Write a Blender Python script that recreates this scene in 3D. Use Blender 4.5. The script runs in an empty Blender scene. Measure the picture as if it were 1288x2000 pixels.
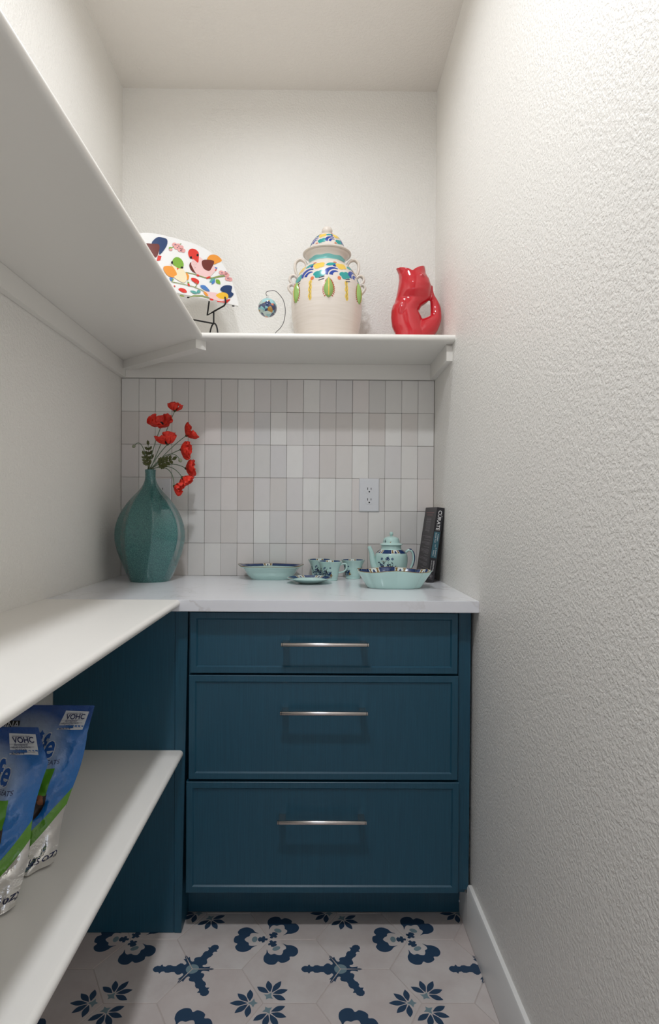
import bpy, bmesh, math, random
from math import sin, cos, pi, radians as R
from mathutils import Vector, Matrix, noise, geometry

S = bpy.context.scene
COL = S.collection

# ------------------------------------------------------------------ camera
FPX, YAW, PIT, ROL, CX, CY, CH = 1199.1963, 0.0085, -0.0107, -0.0066, 623.6, 1016.93, 1.141
_Ry = Matrix(((cos(YAW), -sin(YAW), 0), (sin(YAW), cos(YAW), 0), (0, 0, 1)))
_Rp = Matrix(((1, 0, 0), (0, cos(PIT), sin(PIT)), (0, -sin(PIT), cos(PIT))))
_Rr = Matrix(((cos(ROL), 0, -sin(ROL)), (0, 1, 0), (sin(ROL), 0, cos(ROL))))
CM = _Rr @ _Rp @ _Ry                      # rows: right, forward, up
cam = bpy.data.cameras.new('camera')
cam.sensor_fit = 'VERTICAL'; cam.sensor_height = 36.0
cam.lens = FPX * 36.0 / 2000.0
cam.shift_x = (644 - CX) / 2000.0
cam.shift_y = (CY - 1000) / 2000.0
cam.clip_start = 0.02
camo = bpy.data.objects.new('camera', cam); COL.objects.link(camo)
r_, f_, u_ = CM[0], CM[1], CM[2]
camo.matrix_world = Matrix(((r_[0], u_[0], -f_[0], 0), (r_[1], u_[1], -f_[1], 0), (r_[2], u_[2], -f_[2], CH), (0, 0, 0, 1)))
S.camera = camo

# ------------------------------------------------------------------ world, exposure
W = bpy.data.worlds.new('world'); S.world = W; W.use_nodes = True
W.node_tree.nodes['Background'].inputs[0].default_value = (0.80, 0.86, 1.0, 1)
W.node_tree.nodes['Background'].inputs[1].default_value = 1.0
S.view_settings.view_transform = 'Standard'; S.view_settings.look = 'None'
S.view_settings.gamma = 1.0; S.view_settings.use_curve_mapping = False
S.view_settings.exposure = 0.21
LIGHTS = ((-0.12, 1.57, 3.7), (-0.12, 0.60, 12.8))   # x, y, watts of the two ceiling downlights

def ray(u, v): return CM.transposed() @ Vector(((u - CX) / FPX, 1, (CY - v) / FPX))
def pY(u, v, Y): r = ray(u, v); return r * (Y / r.y) + Vector((0, 0, CH))
def pZ(u, v, Z): r = ray(u, v); return r * ((Z - CH) / r.z) + Vector((0, 0, CH))
def pPlane(u, v, P0, N): r = ray(u, v); o = Vector((0, 0, CH)); return o + r * ((P0 - o).dot(N) / r.dot(N))

# room numbers (metres), from the photograph's vanishing points and a 0.914 m counter
XL, XR, YB, YFRONT, ZC = -0.703, 0.4376, 2.247, -1.30, 2.680
ZK, YK = 0.914, 1.6114           # counter top height and front edge
ZS, YS, XS = 1.704, 1.9137, -0.350   # upper shelf: top, front edge, left run's front edge
ZL = 0.499                       # low shelf top
ZT = 1.6292                      # top of tiled backsplash
YD, YP, YT = 1.6473, 1.6600, 1.7480  # drawer faces, cabinet front, toe kick

# ------------------------------------------------------------------ materials
def srgb(h):
    c = [int(h[i:i + 2], 16) / 255 for i in (0, 2, 4)]
    return tuple(x / 12.92 if x <= .04045 else ((x + .055) / 1.055) ** 2.4 for x in c) + (1,)

class NT:
    def __init__(s, name):
        s.m = bpy.data.materials.new(name); s.m.use_nodes = True
        s.t = s.m.node_tree; s.b = s.t.nodes['Principled BSDF']
    def n(s, typ, **kw):
        x = s.t.nodes.new('ShaderNode' + typ)
        for k, v in kw.items(): setattr(x, k, v)
        return x
    def l(s, a, b): s.t.links.new(a, b)
    def set(s, **kw):
        for k, v in kw.items(): s.b.inputs[k.replace('_', ' ')].default_value = v
    def coord(s, which='Object', scale=(1, 1, 1)):
        c = s.n('TexCoord'); mp = s.n('Mapping'); mp.inputs['Scale'].default_value = scale
        s.l(c.outputs[which], mp.inputs['Vector']); return mp.outputs[0]
    def noise(s, vec, scale, detail=2, rough=.5):
        x = s.n('TexNoise'); x.inputs['Scale'].default_value = scale
        x.inputs['Detail'].default_value = detail; x.inputs['Roughness'].default_value = rough
        if vec: s.l(vec, x.inputs['Vector'])
        return x.outputs['Fac']
    def ramp(s, fac, stops, interp='LINEAR'):
        x = s.n('ValToRGB'); x.color_ramp.interpolation = interp
        e = x.color_ramp.elements
        while len(e) < len(stops): e.new(.5)
        for i, (p, c) in enumerate(stops): e[i].position = p; e[i].color = c
        s.l(fac, x.inputs[0]); return x.outputs[0]
    def bump(s, h, strength=.3, dist=.001, prev=None):
        x = s.n('Bump'); x.inputs['Strength'].default_value = strength; x.inputs['Distance'].default_value = dist
        s.l(h, x.inputs['Height'])
        if prev: s.l(prev, x.inputs['Normal'])
        s.l(x.outputs[0], s.b.inputs['Normal']); return x.outputs[0]
    def math(s, op, a, b=None, c=None, clamp=False):
        x = s.n('Math', operation=op); x.use_clamp = clamp
        for i, v in enumerate((a, b, c)):
            if v is None: continue
            if isinstance(v, (int, float)): x.inputs[i].default_value = v
            else: s.l(v, x.inputs[i])
        return x.outputs[0]
    def mix(s, fac, a, b):
        x = s.n('Mix', data_type='RGBA')
        if isinstance(fac, (int, float)): x.inputs[0].default_value = fac
        else: s.l(fac, x.inputs[0])
        for i, v in ((6, a), (7, b)):
            if isinstance(v, tuple): x.inputs[i].default_value = v
            else: s.l(v, x.inputs[i])
        return x.outputs[2]

def plain(name, hexc, rough=.5, metal=0, spec=.5, coat=0):
    k = NT(name); k.set(Base_Color=srgb(hexc) if isinstance(hexc, str) else hexc, Roughness=rough, Metallic=metal)
    k.b.inputs['Specular IOR Level'].default_value = spec
    if coat: k.b.inputs['Coat Weight'].default_value = coat; k.b.inputs['Coat Roughness'].default_value = .05
    return k.m

def wall_paint(name, hexc, scale, strength, rough=.42):
    k = NT(name); v = k.coord()
    k.set(Base_Color=srgb(hexc), Roughness=rough)
    n1 = k.noise(v, scale, 3, .55)
    soft = k.ramp(n1, [(.38, (0, 0, 0, 1)), (.62, (1, 1, 1, 1))])
    n2 = k.noise(v, scale * 3.1, 2)
    h = k.math('ADD', soft, k.math('MULTIPLY', n2, .25))
    k.bump(h, strength, .0022)
    return k.m
M = {}
M['wall'] = wall_paint('wall_paint', 'f3efe8', 150, .42)
M['ceil'] = wall_paint('ceiling_paint', 'eee8e0', 120, .30, .6)
M['trim'] = plain('white_trim_paint', 'f0eeea', .32)
k = NT('shelf_paint'); v = k.coord('Object', (6, 60, 60)); k.set(Base_Color=srgb('f2eee7'), Roughness=.36)
k.bump(k.noise(v, 5, 3), .06, .001); M['shelf'] = k.m
k = NT('cabinet_blue_stain'); v = k.coord('Object', (420, 420, 9)); n = k.noise(v, 1, 3, .6)
k.l(k.ramp(n, [(.25, srgb('18485c')), (.75, srgb('21566c'))]), k.b.inputs['Base Color'])
k.set(Roughness=.38); k.bump(n, .10, .0006); M['blue'] = k.m
k = NT('quartz'); v = k.coord(); n = k.noise(v, 2.2, 6, .62)
d = k.math('ABSOLUTE', k.math('SUBTRACT', n, .5))
vein = k.ramp(d, [(0, (1, 1, 1, 1)), (.012, (0, 0, 0, 1))])
n2 = k.noise(v, 3.4, 2); mask = k.ramp(n2, [(.46, (0, 0, 0, 1)), (.66, (1, 1, 1, 1))])
k.l(k.mix(k.math('MULTIPLY', k.math('MULTIPLY', vein, mask), .55), srgb('ececef'), srgb('b3a9a0')), k.b.inputs['Base Color'])
k.set(Roughness=.16); M['quartz'] = k.m
# glazed backsplash tile: colour drifts from tile to tile
k = NT('backsplash_glaze'); oi = k.n('ObjectInfo'); v = k.coord()
c = k.ramp(oi.outputs['Random'], [(0, srgb('d9d1cb')), (.22, srgb('ebe8e3')), (.45, srgb('efece7')), (.62, srgb('dcd9d5')), (.8, srgb('ece4df')), (1, srgb('dedbd9'))])
n = k.noise(v, 30, 3); k.l(k.mix(k.math('MULTIPLY', n, .16), c, srgb('cfc6c0')), k.b.inputs['Base Color'])
k.set(Roughness=.24); k.bump(k.noise(v, 22, 2), .12, .004); M['glaze'] = k.m
M['grout'] = plain('backsplash_grout', 'a89d95', .9)
# cement-look hexagon tile
k = NT('floor_tile'); oi = k.n('ObjectInfo'); v = k.coord()
n = k.noise(v, 9, 5, .6)
c = k.ramp(n, [(.3, srgb('cabeb 9'.replace(' ', ''))), (.55, srgb('d6cdc8')), (.75, srgb('ddd6d1'))])
c2 = k.mix(k.math('MULTIPLY', oi.outputs['Random'], .35), c, srgb('cdbab3'))
k.l(c2, k.b.inputs['Base Color']); k.set(Roughness=.5); M['ftile'] = k.m
M['fgrout'] = plain('floor_grout', 'c9bdb7', .9)
M['fnavy'] = plain('floor_print_navy', '2c4560', .5)
M['fteal'] = plain('floor_print_sage', '7c9299', .5)
k = NT('brushed_nickel'); v = k.coord('Object', (3, 900, 900)); k.set(Base_Color=srgb('d5cdc8'), Metallic=1.0, Roughness=.24)
k.bump(k.noise(v, 1, 2), .1, .0003); M['nickel'] = k.m
M['plastic'] = plain('white_plastic', 'e2e2e4', .3)
M['slot'] = plain('socket_slot', '191512', .6)
M['wire'] = plain('black_wire', '1b1a1b', .45, .3)
M['thinwire'] = plain('dark_wire', '4a4446', .35, .8)

# ------------------------------------------------------------------ mesh helpers
class MB:
    def __init__(s): s.v = []; s.f = []; s.mi = []
    def add(s, vs, fs, mi=0):
        b = len(s.v); s.v += [tuple(p) for p in vs]
        s.f += [tuple(b + i for i in f) for f in fs]; s.mi += [mi] * len(fs); return s
    def box(s, x0, x1, y0, y1, z0, z1, mi=0):
        vs = [(x, y, z) for z in (z0, z1) for y in (y0, y1) for x in (x0, x1)]
        return s.add(vs, [(0, 2, 3, 1), (4, 5, 7, 6), (0, 1, 5, 4), (2, 6, 7, 3), (0, 4, 6, 2), (1, 3, 7, 5)], mi)
    def tube(s, pts, r, n=10, closed=False, flat=1.0, ref=None, mi=0):
        pts = [Vector(p) for p in pts]; m = len(pts)
        rr = r if isinstance(r, (list, tuple)) else [r] * m
        rings = []; prev = None
        for i, p in enumerate(pts):
            if closed: t = pts[(i + 1) % m] - pts[i - 1]
            else: t = pts[min(i + 1, m - 1)] - pts[max(i - 1, 0)]
            t.normalize()
            if prev is None:
                a = Vector(ref) if ref else (Vector((0, 0, 1)) if abs(t.z) < .9 else Vector((1, 0, 0)))
            else: a = prev
            a = (a - t * a.dot(t)).normalized(); prev = a
            b = t.cross(a)
            rings.append([p + a * (rr[i] * cos(2 * pi * j / n)) + b * (rr[i] * flat * sin(2 * pi * j / n)) for j in range(n)])
        vs = [q for rg in rings for q in rg]; fs = []
        for i in range(m if closed else m - 1):
            i2 = (i + 1) % m
            for j in range(n): fs.append((i * n + j, i * n + (j + 1) % n, i2 * n + (j + 1) % n, i2 * n + j))
        if not closed:
            fs.append(tuple(range(n - 1, -1, -1))); fs.append(tuple((m - 1) * n + j for j in range(n)))
        return s.add(vs, fs, mi)
    def lathe(s, prof, n=48, fn=None, mi=0, cap0=True, cap1=True, cx=0, cy=0):
        vs = []; m = len(prof)
        for i, (r, z) in enumerate(prof):
            for j in range(n):
                th = 2 * pi * j / n
                x, y = (r * cos(th), r * sin(th)) if fn is None else fn(th, r, z)
                vs.append((cx + x, cy + y, z))
        fs = []
        for i in range(m - 1):
            for j in range(n): fs.append((i * n + j, i * n + (j + 1) % n, (i + 1) * n + (j + 1) % n, (i + 1) * n + j))
        if cap0: fs.append(tuple(range(n - 1, -1, -1)))
        if cap1: fs.append(tuple((m - 1) * n + j for j in range(n)))
        return s.add(vs, fs, mi)
    def grid(s, fn, nu, nv, mi=0, flip=False):
        vs = [fn(i / nu, j / nv) for j in range(nv + 1) for i in range(nu + 1)]
        fs = []
        for j in range(nv):
            for i in range(nu):
                a = j * (nu + 1) + i; q = (a, a + 1, a + nu + 2, a + nu + 1)
                fs.append(q[::-1] if flip else q)
        return s.add(vs, fs, mi)
    def extrude(s, prof, a0, a1, frame, mi=0):       # prof: (p,q) pairs; frame(p,q,a) -> xyz
        n = len(prof); vs = [frame(p, q, a0) for p, q in prof] + [frame(p, q, a1) for p, q in prof]
        fs = [(i, (i + 1) % n, n + (i + 1) % n, n + i) for i in range(n)] + [tuple(range(n - 1, -1, -1)), tuple(range(n, 2 * n))]
        return s.add(vs, fs, mi)
    def build(s, name, mat, parent=None, loc=(0, 0, 0), smooth=35, bevel=0, rot=None, weld=False, offset=None):
        me = bpy.data.meshes.new(name)
        v = s.v if offset is None else [(a - offset[0], b - offset[1], c - offset[2]) for a, b, c in s.v]
        me.from_pydata(v, [], s.f)
        bm = bmesh.new(); bm.from_mesh(me)
        for f, i in zip(bm.faces, s.mi): f.material_index = i
        if weld: bmesh.ops.remove_doubles(bm, verts=bm.verts, dist=1e-5)
        if bevel: bmesh.ops.bevel(bm, geom=list(bm.edges), offset=bevel, segments=2, affect='EDGES', clamp_overlap=True)
        bmesh.ops.recalc_face_normals(bm, faces=bm.faces)
        bm.to_mesh(me); bm.free()
        for x in (mat if isinstance(mat, (list, tuple)) else [mat]): me.materials.append(x)
        if smooth:
            for p in me.polygons: p.use_smooth = True
            me.set_sharp_from_angle(angle=R(smooth))
        o = bpy.data.objects.new(name, me); COL.objects.link(o)
        o.parent = parent; o.location = loc
        if rot: o.rotation_euler = rot
        return o

def empty(name, loc, label, cat, group=None, rz=0):
    o = bpy.data.objects.new(name, None); COL.objects.link(o); o.location = loc
    o.rotation_euler = (0, 0, rz); o.empty_display_size = .02
    return tag(o, label, cat, group)
def tag(o, label=None, cat=None, group=None, kind=None):
    if label: o['label'] = label
    if cat: o['category'] = cat
    if group: o['group'] = group
    if kind: o['kind'] = kind
    return o
def struct(o, label, cat=None): return tag(o, label, cat or o.name.split('_')[0], kind='structure')
def copy_tree(o, parent=None):
    c = o.copy(); COL.objects.link(c); c.parent = parent
    for ch in list(o.children): copy_tree(ch, c)
    return c

# ---- flat print: 2-D outlines, triangulated, then laid on a surface
def ell(cx, cy, rx, ry, rot=0, n=18):
    return [(cx + rx * cos(t) * cos(rot) - ry * sin(t) * sin(rot), cy + rx * cos(t) * sin(rot) + ry * sin(t) * cos(rot)) for t in [2 * pi * i / n for i in range(n)]]
def leafp(x, y, L, w, rot, n=8, fat=.5):
    pts = []
    for i in range(n + 1):
        t = i / n; pts.append((t * L, w * .5 * sin(pi * t ** (fat + .35))))
    for i in range(n - 1, 0, -1):
        t = i / n; pts.append((t * L, -w * .5 * sin(pi * t ** (fat + .35))))
    return [(x + a * cos(rot) - b * sin(rot), y + a * sin(rot) + b * cos(rot)) for a, b in pts]
def strip(pts, w):
    L = []; Rr = []; n = len(pts)
    for i, (x, y) in enumerate(pts):
        a = pts[max(i - 1, 0)]; b = pts[min(i + 1, n - 1)]
        dx, dy = b[0] - a[0], b[1] - a[1]; d = math.hypot(dx, dy) or 1
        ww = w[i] if isinstance(w, (list, tuple)) else w
        L.append((x - dy / d * ww / 2, y + dx / d * ww / 2)); Rr.append((x + dy / d * ww / 2, y - dx / d * ww / 2))
    return L + Rr[::-1]
def rect(x0, y0, x1, y1): return [(x0, y0), (x1, y0), (x1, y1), (x0, y1)]
def spline(pts, per=5, closed=True):
    out = []; n = len(pts)
    rng = range(n) if closed else range(n - 1)
    g = (lambda i: pts[i % n]) if closed else (lambda i: pts[min(max(i, 0), n - 1)])
    for i in rng:
        p0, p1, p2, p3 = g(i - 1), g(i), g(i + 1), g(i + 2)
        for k_ in range(per):
            t = k_ / per
            out.append(tuple(.5 * ((2 * p1[d]) + (-p0[d] + p2[d]) * t + (2 * p0[d] - 5 * p1[d] + 4 * p2[d] - p3[d]) * t * t + (-p0[d] + 3 * p1[d] - 3 * p2[d] + p3[d]) * t ** 3) for d in range(len(p1))))
    if not closed: out.append(tuple(pts[-1]))
    return out
class Print:
    def __init__(s): s.v = []; s.f = []; s.np = 0
    def poly(s, pts):
        s.np += 1
        tr = geometry.tessellate_polygon([[Vector((p[0], p[1], 0)) for p in pts]])
        b = len(s.v); s.v += [(p[0], p[1]) for p in pts]; s.f += [tuple(b + i for i in t) for t in tr]; return s
    def polys(s, L):
        for p in L: s.poly(p)
        return s
    def text(s, txt, x, y, size, align='LEFT', rot=0, shear=0, bold=0, sx=1.0):
        cu = bpy.data.curves.new('t', 'FONT'); cu.body = txt; cu.size = size; cu.align_x = align; cu.resolution_u = 3
        cu.shear = shear; cu.offset = bold
        ob = bpy.data.objects.new('t', cu); me = bpy.data.meshes.new_from_object(ob)
        b = len(s.v); s.np += 2
        for p in me.vertices:
            px, py = p.co.x * sx, p.co.y
            s.v.append((x + px * cos(rot) - py * sin(rot), y + px * sin(rot) + py * cos(rot)))
        me.calc_loop_triangles()
        s.f += [tuple(b + i for i in t.vertices) for t in me.loop_triangles]
        bpy.data.objects.remove(ob); bpy.data.curves.remove(cu); bpy.data.meshes.remove(me); return s
    def build(s, name, mat, fn, parent=None, maxlen=None, loc=(0, 0, 0), rot=None):
        bm = bmesh.new(); vs = [bm.verts.new((a, b, 0)) for a, b in s.v]
        for f in s.f:
            try: bm.faces.new([vs[i] for i in f])
            except ValueError: pass
        if maxlen:
            for _ in range(5):
                es = [e for e in bm.edges if e.calc_length() > maxlen]
                if not es: break
                bmesh.ops.subdivide_edges(bm, edges=es, cuts=1); bmesh.ops.triangulate(bm, faces=bm.faces)
        for p in bm.verts: p.co = fn(p.co.x, p.co.y)
        me = bpy.data.meshes.new(name); bm.to_mesh(me); bm.free(); me.materials.append(mat)
        for p in me.polygons: p.use_smooth = True
        o = bpy.data.objects.new(name, me); COL.objects.link(o); o.parent = parent; o.location = loc
        if s.np > 1: o['kind'] = 'stuff'        # flat print of many tiny strokes
        if rot: o.rotation_euler = rot
        return o

# ================================================================== THE ROOM
wt = .10
wl = struct(MB().box(XL - wt, XL, YFRONT, YB + wt, 0, ZC).build('wall_left', M['wall'], smooth=0), 'white textured wall carrying the shelf run', 'wall')
wr = struct(MB().box(XR, XR + wt, YFRONT, YB + wt, 0, ZC).build('wall_right', M['wall'], smooth=0), 'bare white orange peel textured wall beside the drawers', 'wall')
wb = struct(MB().box(XL, XR, YB, YB + wt, 0, ZC).build('wall_back', M['wall'], smooth=0), 'white back wall with pale glazed tile above the counter', 'wall')
wf = MB().box(XL, -.50, YFRONT - wt, YFRONT, 0, ZC).box(.30, XR, YFRONT - wt, YFRONT, 0, ZC).box(-.50, .30, YFRONT - wt, YFRONT, 2.06, ZC)
struct(wf.build('wall_front', M['wall'], smooth=0), 'white wall with the doorway opening opposite the drawers', 'wall')
struct(MB().box(XL, XR, YFRONT, YB, ZC, ZC + .08).build('ceiling', M['ceil'], smooth=0), 'off white textured ceiling of the pantry', 'ceiling')
fl = struct(MB().box(XL, XR, YFRONT - .6, YB, -.06, -.0015).build('floor', M['fgrout'], smooth=0), 'floor of pale hexagon tiles with navy botanical print', 'floor')
# baseboard on the right wall, notched under the cabinet
bb = MB().extrude([(0, 0), (.0125, 0), (.0125, .124), (.0095, .131), (0, .131)], YFRONT, YP + .0022, lambda p, q, a: (XR - p, a, q))
bb.box(XR - .0125, XR, YP + .0022, YT, 0, .105)
struct(bb.build('baseboard_right', M['trim'], smooth=30), 'white painted baseboard along the bare textured wall', 'baseboard')

# ---- backsplash tiles, one by one
PCH, PCV, TT = .0597, (ZT - ZK) / 6, .008
def tile_mesh(w, hh):
    return MB().box(-w / 2, w / 2, -TT, 0, -hh / 2, hh / 2)
back = MB().box(XL, XR, YB - .0035, YB, ZK, ZT).build('backsplash_grout', M['grout'], wb, smooth=0)
random.seed(4)
xs = [XL + .0015]; x = pY(271.4, 900, YB - TT).x
while x < XR - .01: xs.append(x); x += PCH
xs.append(XR - .0015)
protos = {}
for c_ in range(len(xs) - 1):
    for r in range(6):
        w = xs[c_ + 1] - xs[c_] - .0010; hh = PCV - .0010; key = round(w, 4)
        if key not in protos:
            o = tile_mesh(w, hh).build('tile', M['glaze'], wb, bevel=.0007, smooth=40); protos[key] = o
        else:
            o = protos[key].copy(); COL.objects.link(o)
        o.location = ((xs[c_] + xs[c_ + 1]) / 2 + random.uniform(-.0002, .0002), YB - random.uniform(0, .0008), ZK + PCV * (r + .5) + random.uniform(-.0003, .0003))
        o.rotation_euler = (R(random.uniform(-.35, .35)), R(random.uniform(-.12, .12)), R(random.uniform(-.5, .5)))

# ---- hexagon floor tiles with printed corners
HA = .1238
S1 = pZ(376, 1892.6, 0)
def clipped(name, mat, me_src, mtx, parent, thick_fix=False):
    me = me_src.copy(); me.transform(mtx)
    bm = bmesh.new(); bm.from_mesh(me)
    for co, no in (((XL + .001, 0, 0), (-1, 0, 0)), ((XR - .0135, 0, 0), (1, 0, 0)), ((0, YT - .001, 0), (0, 1, 0))):
        g = list(bm.verts) + list(bm.edges) + list(bm.faces)
        bmesh.ops.bisect_plane(bm, geom=g, plane_co=co, plane_no=no, clear_outer=True)
        if not bm.verts: break
        ed = [e for e in bm.edges if e.is_boundary]
        if ed and thick_fix: bmesh.ops.holes_fill(bm, edges=ed)
    if not bm.faces: bm.free(); return None
    bm.to_mesh(me); bm.free()
    o = bpy.data.objects.new(name, me); COL.objects.link(o); o.parent = parent; return o
hexa = MB(); rr = HA - .0012
top = [(rr * cos(R(60 * i)), rr * sin(R(60 * i))) for i in range(6)]
hexa.add([(x * .992, y * .992, 0) for x, y in top] + [(x, y, -.0008) for x, y in top] + [(x, y, -.010) for x, y in top],
         [(0, 1, 2, 3, 4, 5)] + [(6 + i, 6 + (i + 1) % 6, (i + 1) % 6, i) for i in range(6)] + [(12 + i, 12 + (i + 1) % 6, 6 + (i + 1) % 6, 6 + i) for i in range(6)] + [(17, 16, 15, 14, 13, 12)])
hp = hexa.build('tile', M['ftile'], smooth=0)
mm = .001
def half(pts): return [(p * mm, q * mm) for p, q in pts] + [(p * mm, -q * mm) for p, q in pts[::-1] if q > 0]
armS = half([(2.2, 0), (4, 3.6), (28, 47), (27, 40), (24, 35), (29.5, 34), (24, 28), (19.5, 22), (19, 17), (23, 14), (28, 19), (34, 19.5), (39, 15), (43, 10), (50, 10), (57, 13), (65, 12.5), (69, 8), (75, 9), (79, 16), (83, 10), (90, 11), (96, 7), (99, 0)])
fleur = [(p * mm, q * mm) for p, q in spline([(96, 0), (93, 12), (84, 17), (89, 28), (82, 42), (66, 48), (50, 41), (42, 30), (31, 23), (44, 25), (53, 22), (55, 13), (62, 8), (67, 0),
        (62, -8), (55, -13), (53, -22), (44, -25), (31, -23), (42, -30), (50, -41), (66, -48), (82, -42), (89, -28), (84, -17), (93, -12)], 3)]
tref = half([(5, 0), (6, 4), (12, 4), (13, 11), (19, 13), (21, 7), (27, 9), (31, 4), (31, 0)])
def place(poly, ang):       # corner at angle ang; p runs from the corner toward the tile centre
    ca, sa = cos(ang), sin(ang); out = []
    for p, q in poly:
        rx = HA - p; out.append((rx * ca - q * sa, rx * sa + q * ca))
    return out
navy, sage = Print(), Print()
a = R(240); navy.poly(place(armS, a))
circ = [(0.0014 * 1.1, 0)] + [(16 * mm * cos(t), 16 * mm * sin(t)) for t in [R(-56 + 112 * i / 10) for i in range(11)]]
sage.poly(place(circ, a))
a = 0.0; navy.poly(place(fleur, a)).poly(place(tref, a)); sage.poly(place(ell(40 * mm, 0, 7.5 * mm, 11 * mm), a))
a = R(120)
for ang, L in ((0, 42), (42, 38), (-42, 38), (86, 36), (-86, 36)):
    navy.poly(place(leafp((31 + 5 * cos(R(ang))) * mm, 5 * sin(R(ang)) * mm, L * mm, 15 * mm, R(ang), 8, .75), a))
sage.poly(place(half([(12, 0), (19, 4), (22, 13), (27, 5), (36, 0)]), a))
nv = navy.build('motif', M['fnavy'], lambda x, y: (x, y, .00012)); sg = sage.build('motif_accent', M['fteal'], lambda x, y: (x, y, .00022))
ia = range(-7, 6); done = set()
for i in range(-6, 7):
    for j in range(-22, 6):
        c = Vector((S1.x + HA * .5 + 1.5 * HA * i, S1.y + HA * .8660254 + math.sqrt(3) * HA * (j + .5 * (i % 2)), 0))
        if c.x < XL - .12 or c.x > XR + .12 or c.y > YT + .12 or c.y < .1: continue
        # printed corner kinds repeat every three tiles
        n_ = (j - ((i - (i % 2)) // 2) + (0 if i % 2 == 0 else 0))
        best = None
        for kk in range(3):
            # the corner at 240 deg of this tile, in lattice of snowflake vertices
            ang = R(240 - 120 * kk) if False else R([240, 0, 120][kk])
            P = c + Vector((HA * cos(ang), HA * sin(ang), 0)) - S1
            # snowflake lattice vectors: (3a,0) and (1.5a, 1.5*sqrt3 a)
            bq = P.y / (1.5 * math.sqrt(3) * HA); aq = (P.x - 1.5 * HA * bq) / (3 * HA)
            e = abs(aq - round(aq)) + abs(bq - round(bq))
            if best is None or e < best[0]: best = (e, kk)
        rot = [0, 120, -120][best[1]]
        mtx = Matrix.Translation(c) @ Matrix.Rotation(R(rot), 4, 'Z')
        inside = (XL + .13 < c.x < XR - .14) and c.y < YT - .13
        if inside:
            t = hp.copy(); COL.objects.link(t); t.parent = fl; t.matrix_local = mtx
            for src in (nv, sg):
                q = src.copy(); COL.objects.link(q); q.parent = t
        else:
            t = clipped('tile', M['ftile'], hp.data, mtx, fl, True)
            if t:
                for src in (nv, sg): clipped(src.name, None, src.data, mtx, t)
for o in (hp, nv, sg): bpy.data.objects.remove(o)

# ---- recessed ceiling light (out of frame, lights the whole pantry)
kk = NT('light_lens'); kk.set(Base_Color=(.85, .85, .85, 1), Roughness=.5)      # plain diffuser; the light comes from the lamp under it
for lx, ly, lw in LIGHTS:
    dl = empty('ceiling_downlight', (lx, ly, ZC), 'round white recessed ceiling light above the ' + ('drawer cabinet' if ly > 1 else 'shelf run'), 'ceiling light', 'recessed ceiling lights')
    MB().lathe([(.080, -.0145), (.083, -.016), (.098, -.004), (.099, 0), (.080, 0)], 48, cap0=False, cap1=False).build('trim_ring', M['trim'], dl, weld=True)
    MB().lathe([(.001, -.0006), (.079, -.0006)], 40, cap0=True, cap1=False).build('lens', kk.m, dl)
    ld = bpy.data.lights.new('ceiling_downlight_offscreen', 'AREA'); ld.shape = 'DISK'; ld.size = .14; ld.energy = lw; ld.color = (.895, .94, 1.0)
    lo = bpy.data.objects.new('ceiling_downlight_offscreen', ld); COL.objects.link(lo); lo.parent = dl; lo.location = (0, 0, -.0025)

# ================================================================== SHELVES
def nose(depth, th, n=8):     # profile with half-round front edge at p=depth
    r = th / 2
    return [(0, -th)] + [(depth - r + r * sin(t), -r - r * cos(t)) for t in [pi * i / n for i in range(n + 1)]] + [(0, 0)]
TH = .0195
def shelf_left(name, z, y1, label):
    return tag(MB().extrude(nose(XS - XL, TH), YFRONT + .25, y1, lambda p, q, a: (XL + p, a, z + q)).build(name, M['shelf'], smooth=40), label, 'shelf')
us = empty('upper_shelf', (0, 0, ZS), 'white painted L shaped shelf wrapping two walls above the tile', 'shelf')
o1 = MB().extrude(nose(XS - XL, TH), YFRONT + .25, YB, lambda p, q, a: (XL + p, a, q)).build('left_board', M['shelf'], us, smooth=40)
o2 = MB().extrude(nose(YB - YS, TH), XS - .009, XR, lambda p, q, a: (a, YB - p, q)).build('back_board', M['shelf'], us, smooth=40)
CT = .019; zc0, zc1 = ZT + .001 - ZS, -TH
MB().box(XL, XL + CT, YFRONT + .25, YB, zc0, zc1).build('cleat', M['shelf'], us, bevel=.001)
MB().box(XL + CT, XR, YB - CT, YB, zc0, zc1).build('cleat', M['shelf'], us, bevel=.001)
MB().extrude([(YS + .047, zc1), (YS + .040, zc1 - .008), (YS + .040, zc0), (YB - CT, zc0), (YB - CT, zc1)], XR - CT, XR, lambda p, q, a: (a, p, q)).build('cleat', M['shelf'], us, smooth=0)
# diagonal support strip under the mitred inner corner
p0 = Vector((XL + CT, YB - CT, 0)); p1 = Vector((XS - .008, YS + .022, 0)); dd = (p1 - p0); LL = dd.length; dd.normalize(); nn = Vector((-dd.y, dd.x, 0))
sup = MB(); vs = []
for a_, hgt in ((0, .028), (LL, .028)):
    for b_ in (-.020, .020):
        for z_ in (zc1 - hgt, zc1): q = p0 + dd * a_ + nn * b_; vs.append((q.x, q.y, z_))
sup.add(vs, [(0, 1, 3, 2), (4, 6, 7, 5), (0, 4, 5, 1), (2, 3, 7, 6), (0, 2, 6, 4), (1, 5, 7, 3)]).build('support_strip', M['shelf'], us, smooth=0)

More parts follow.
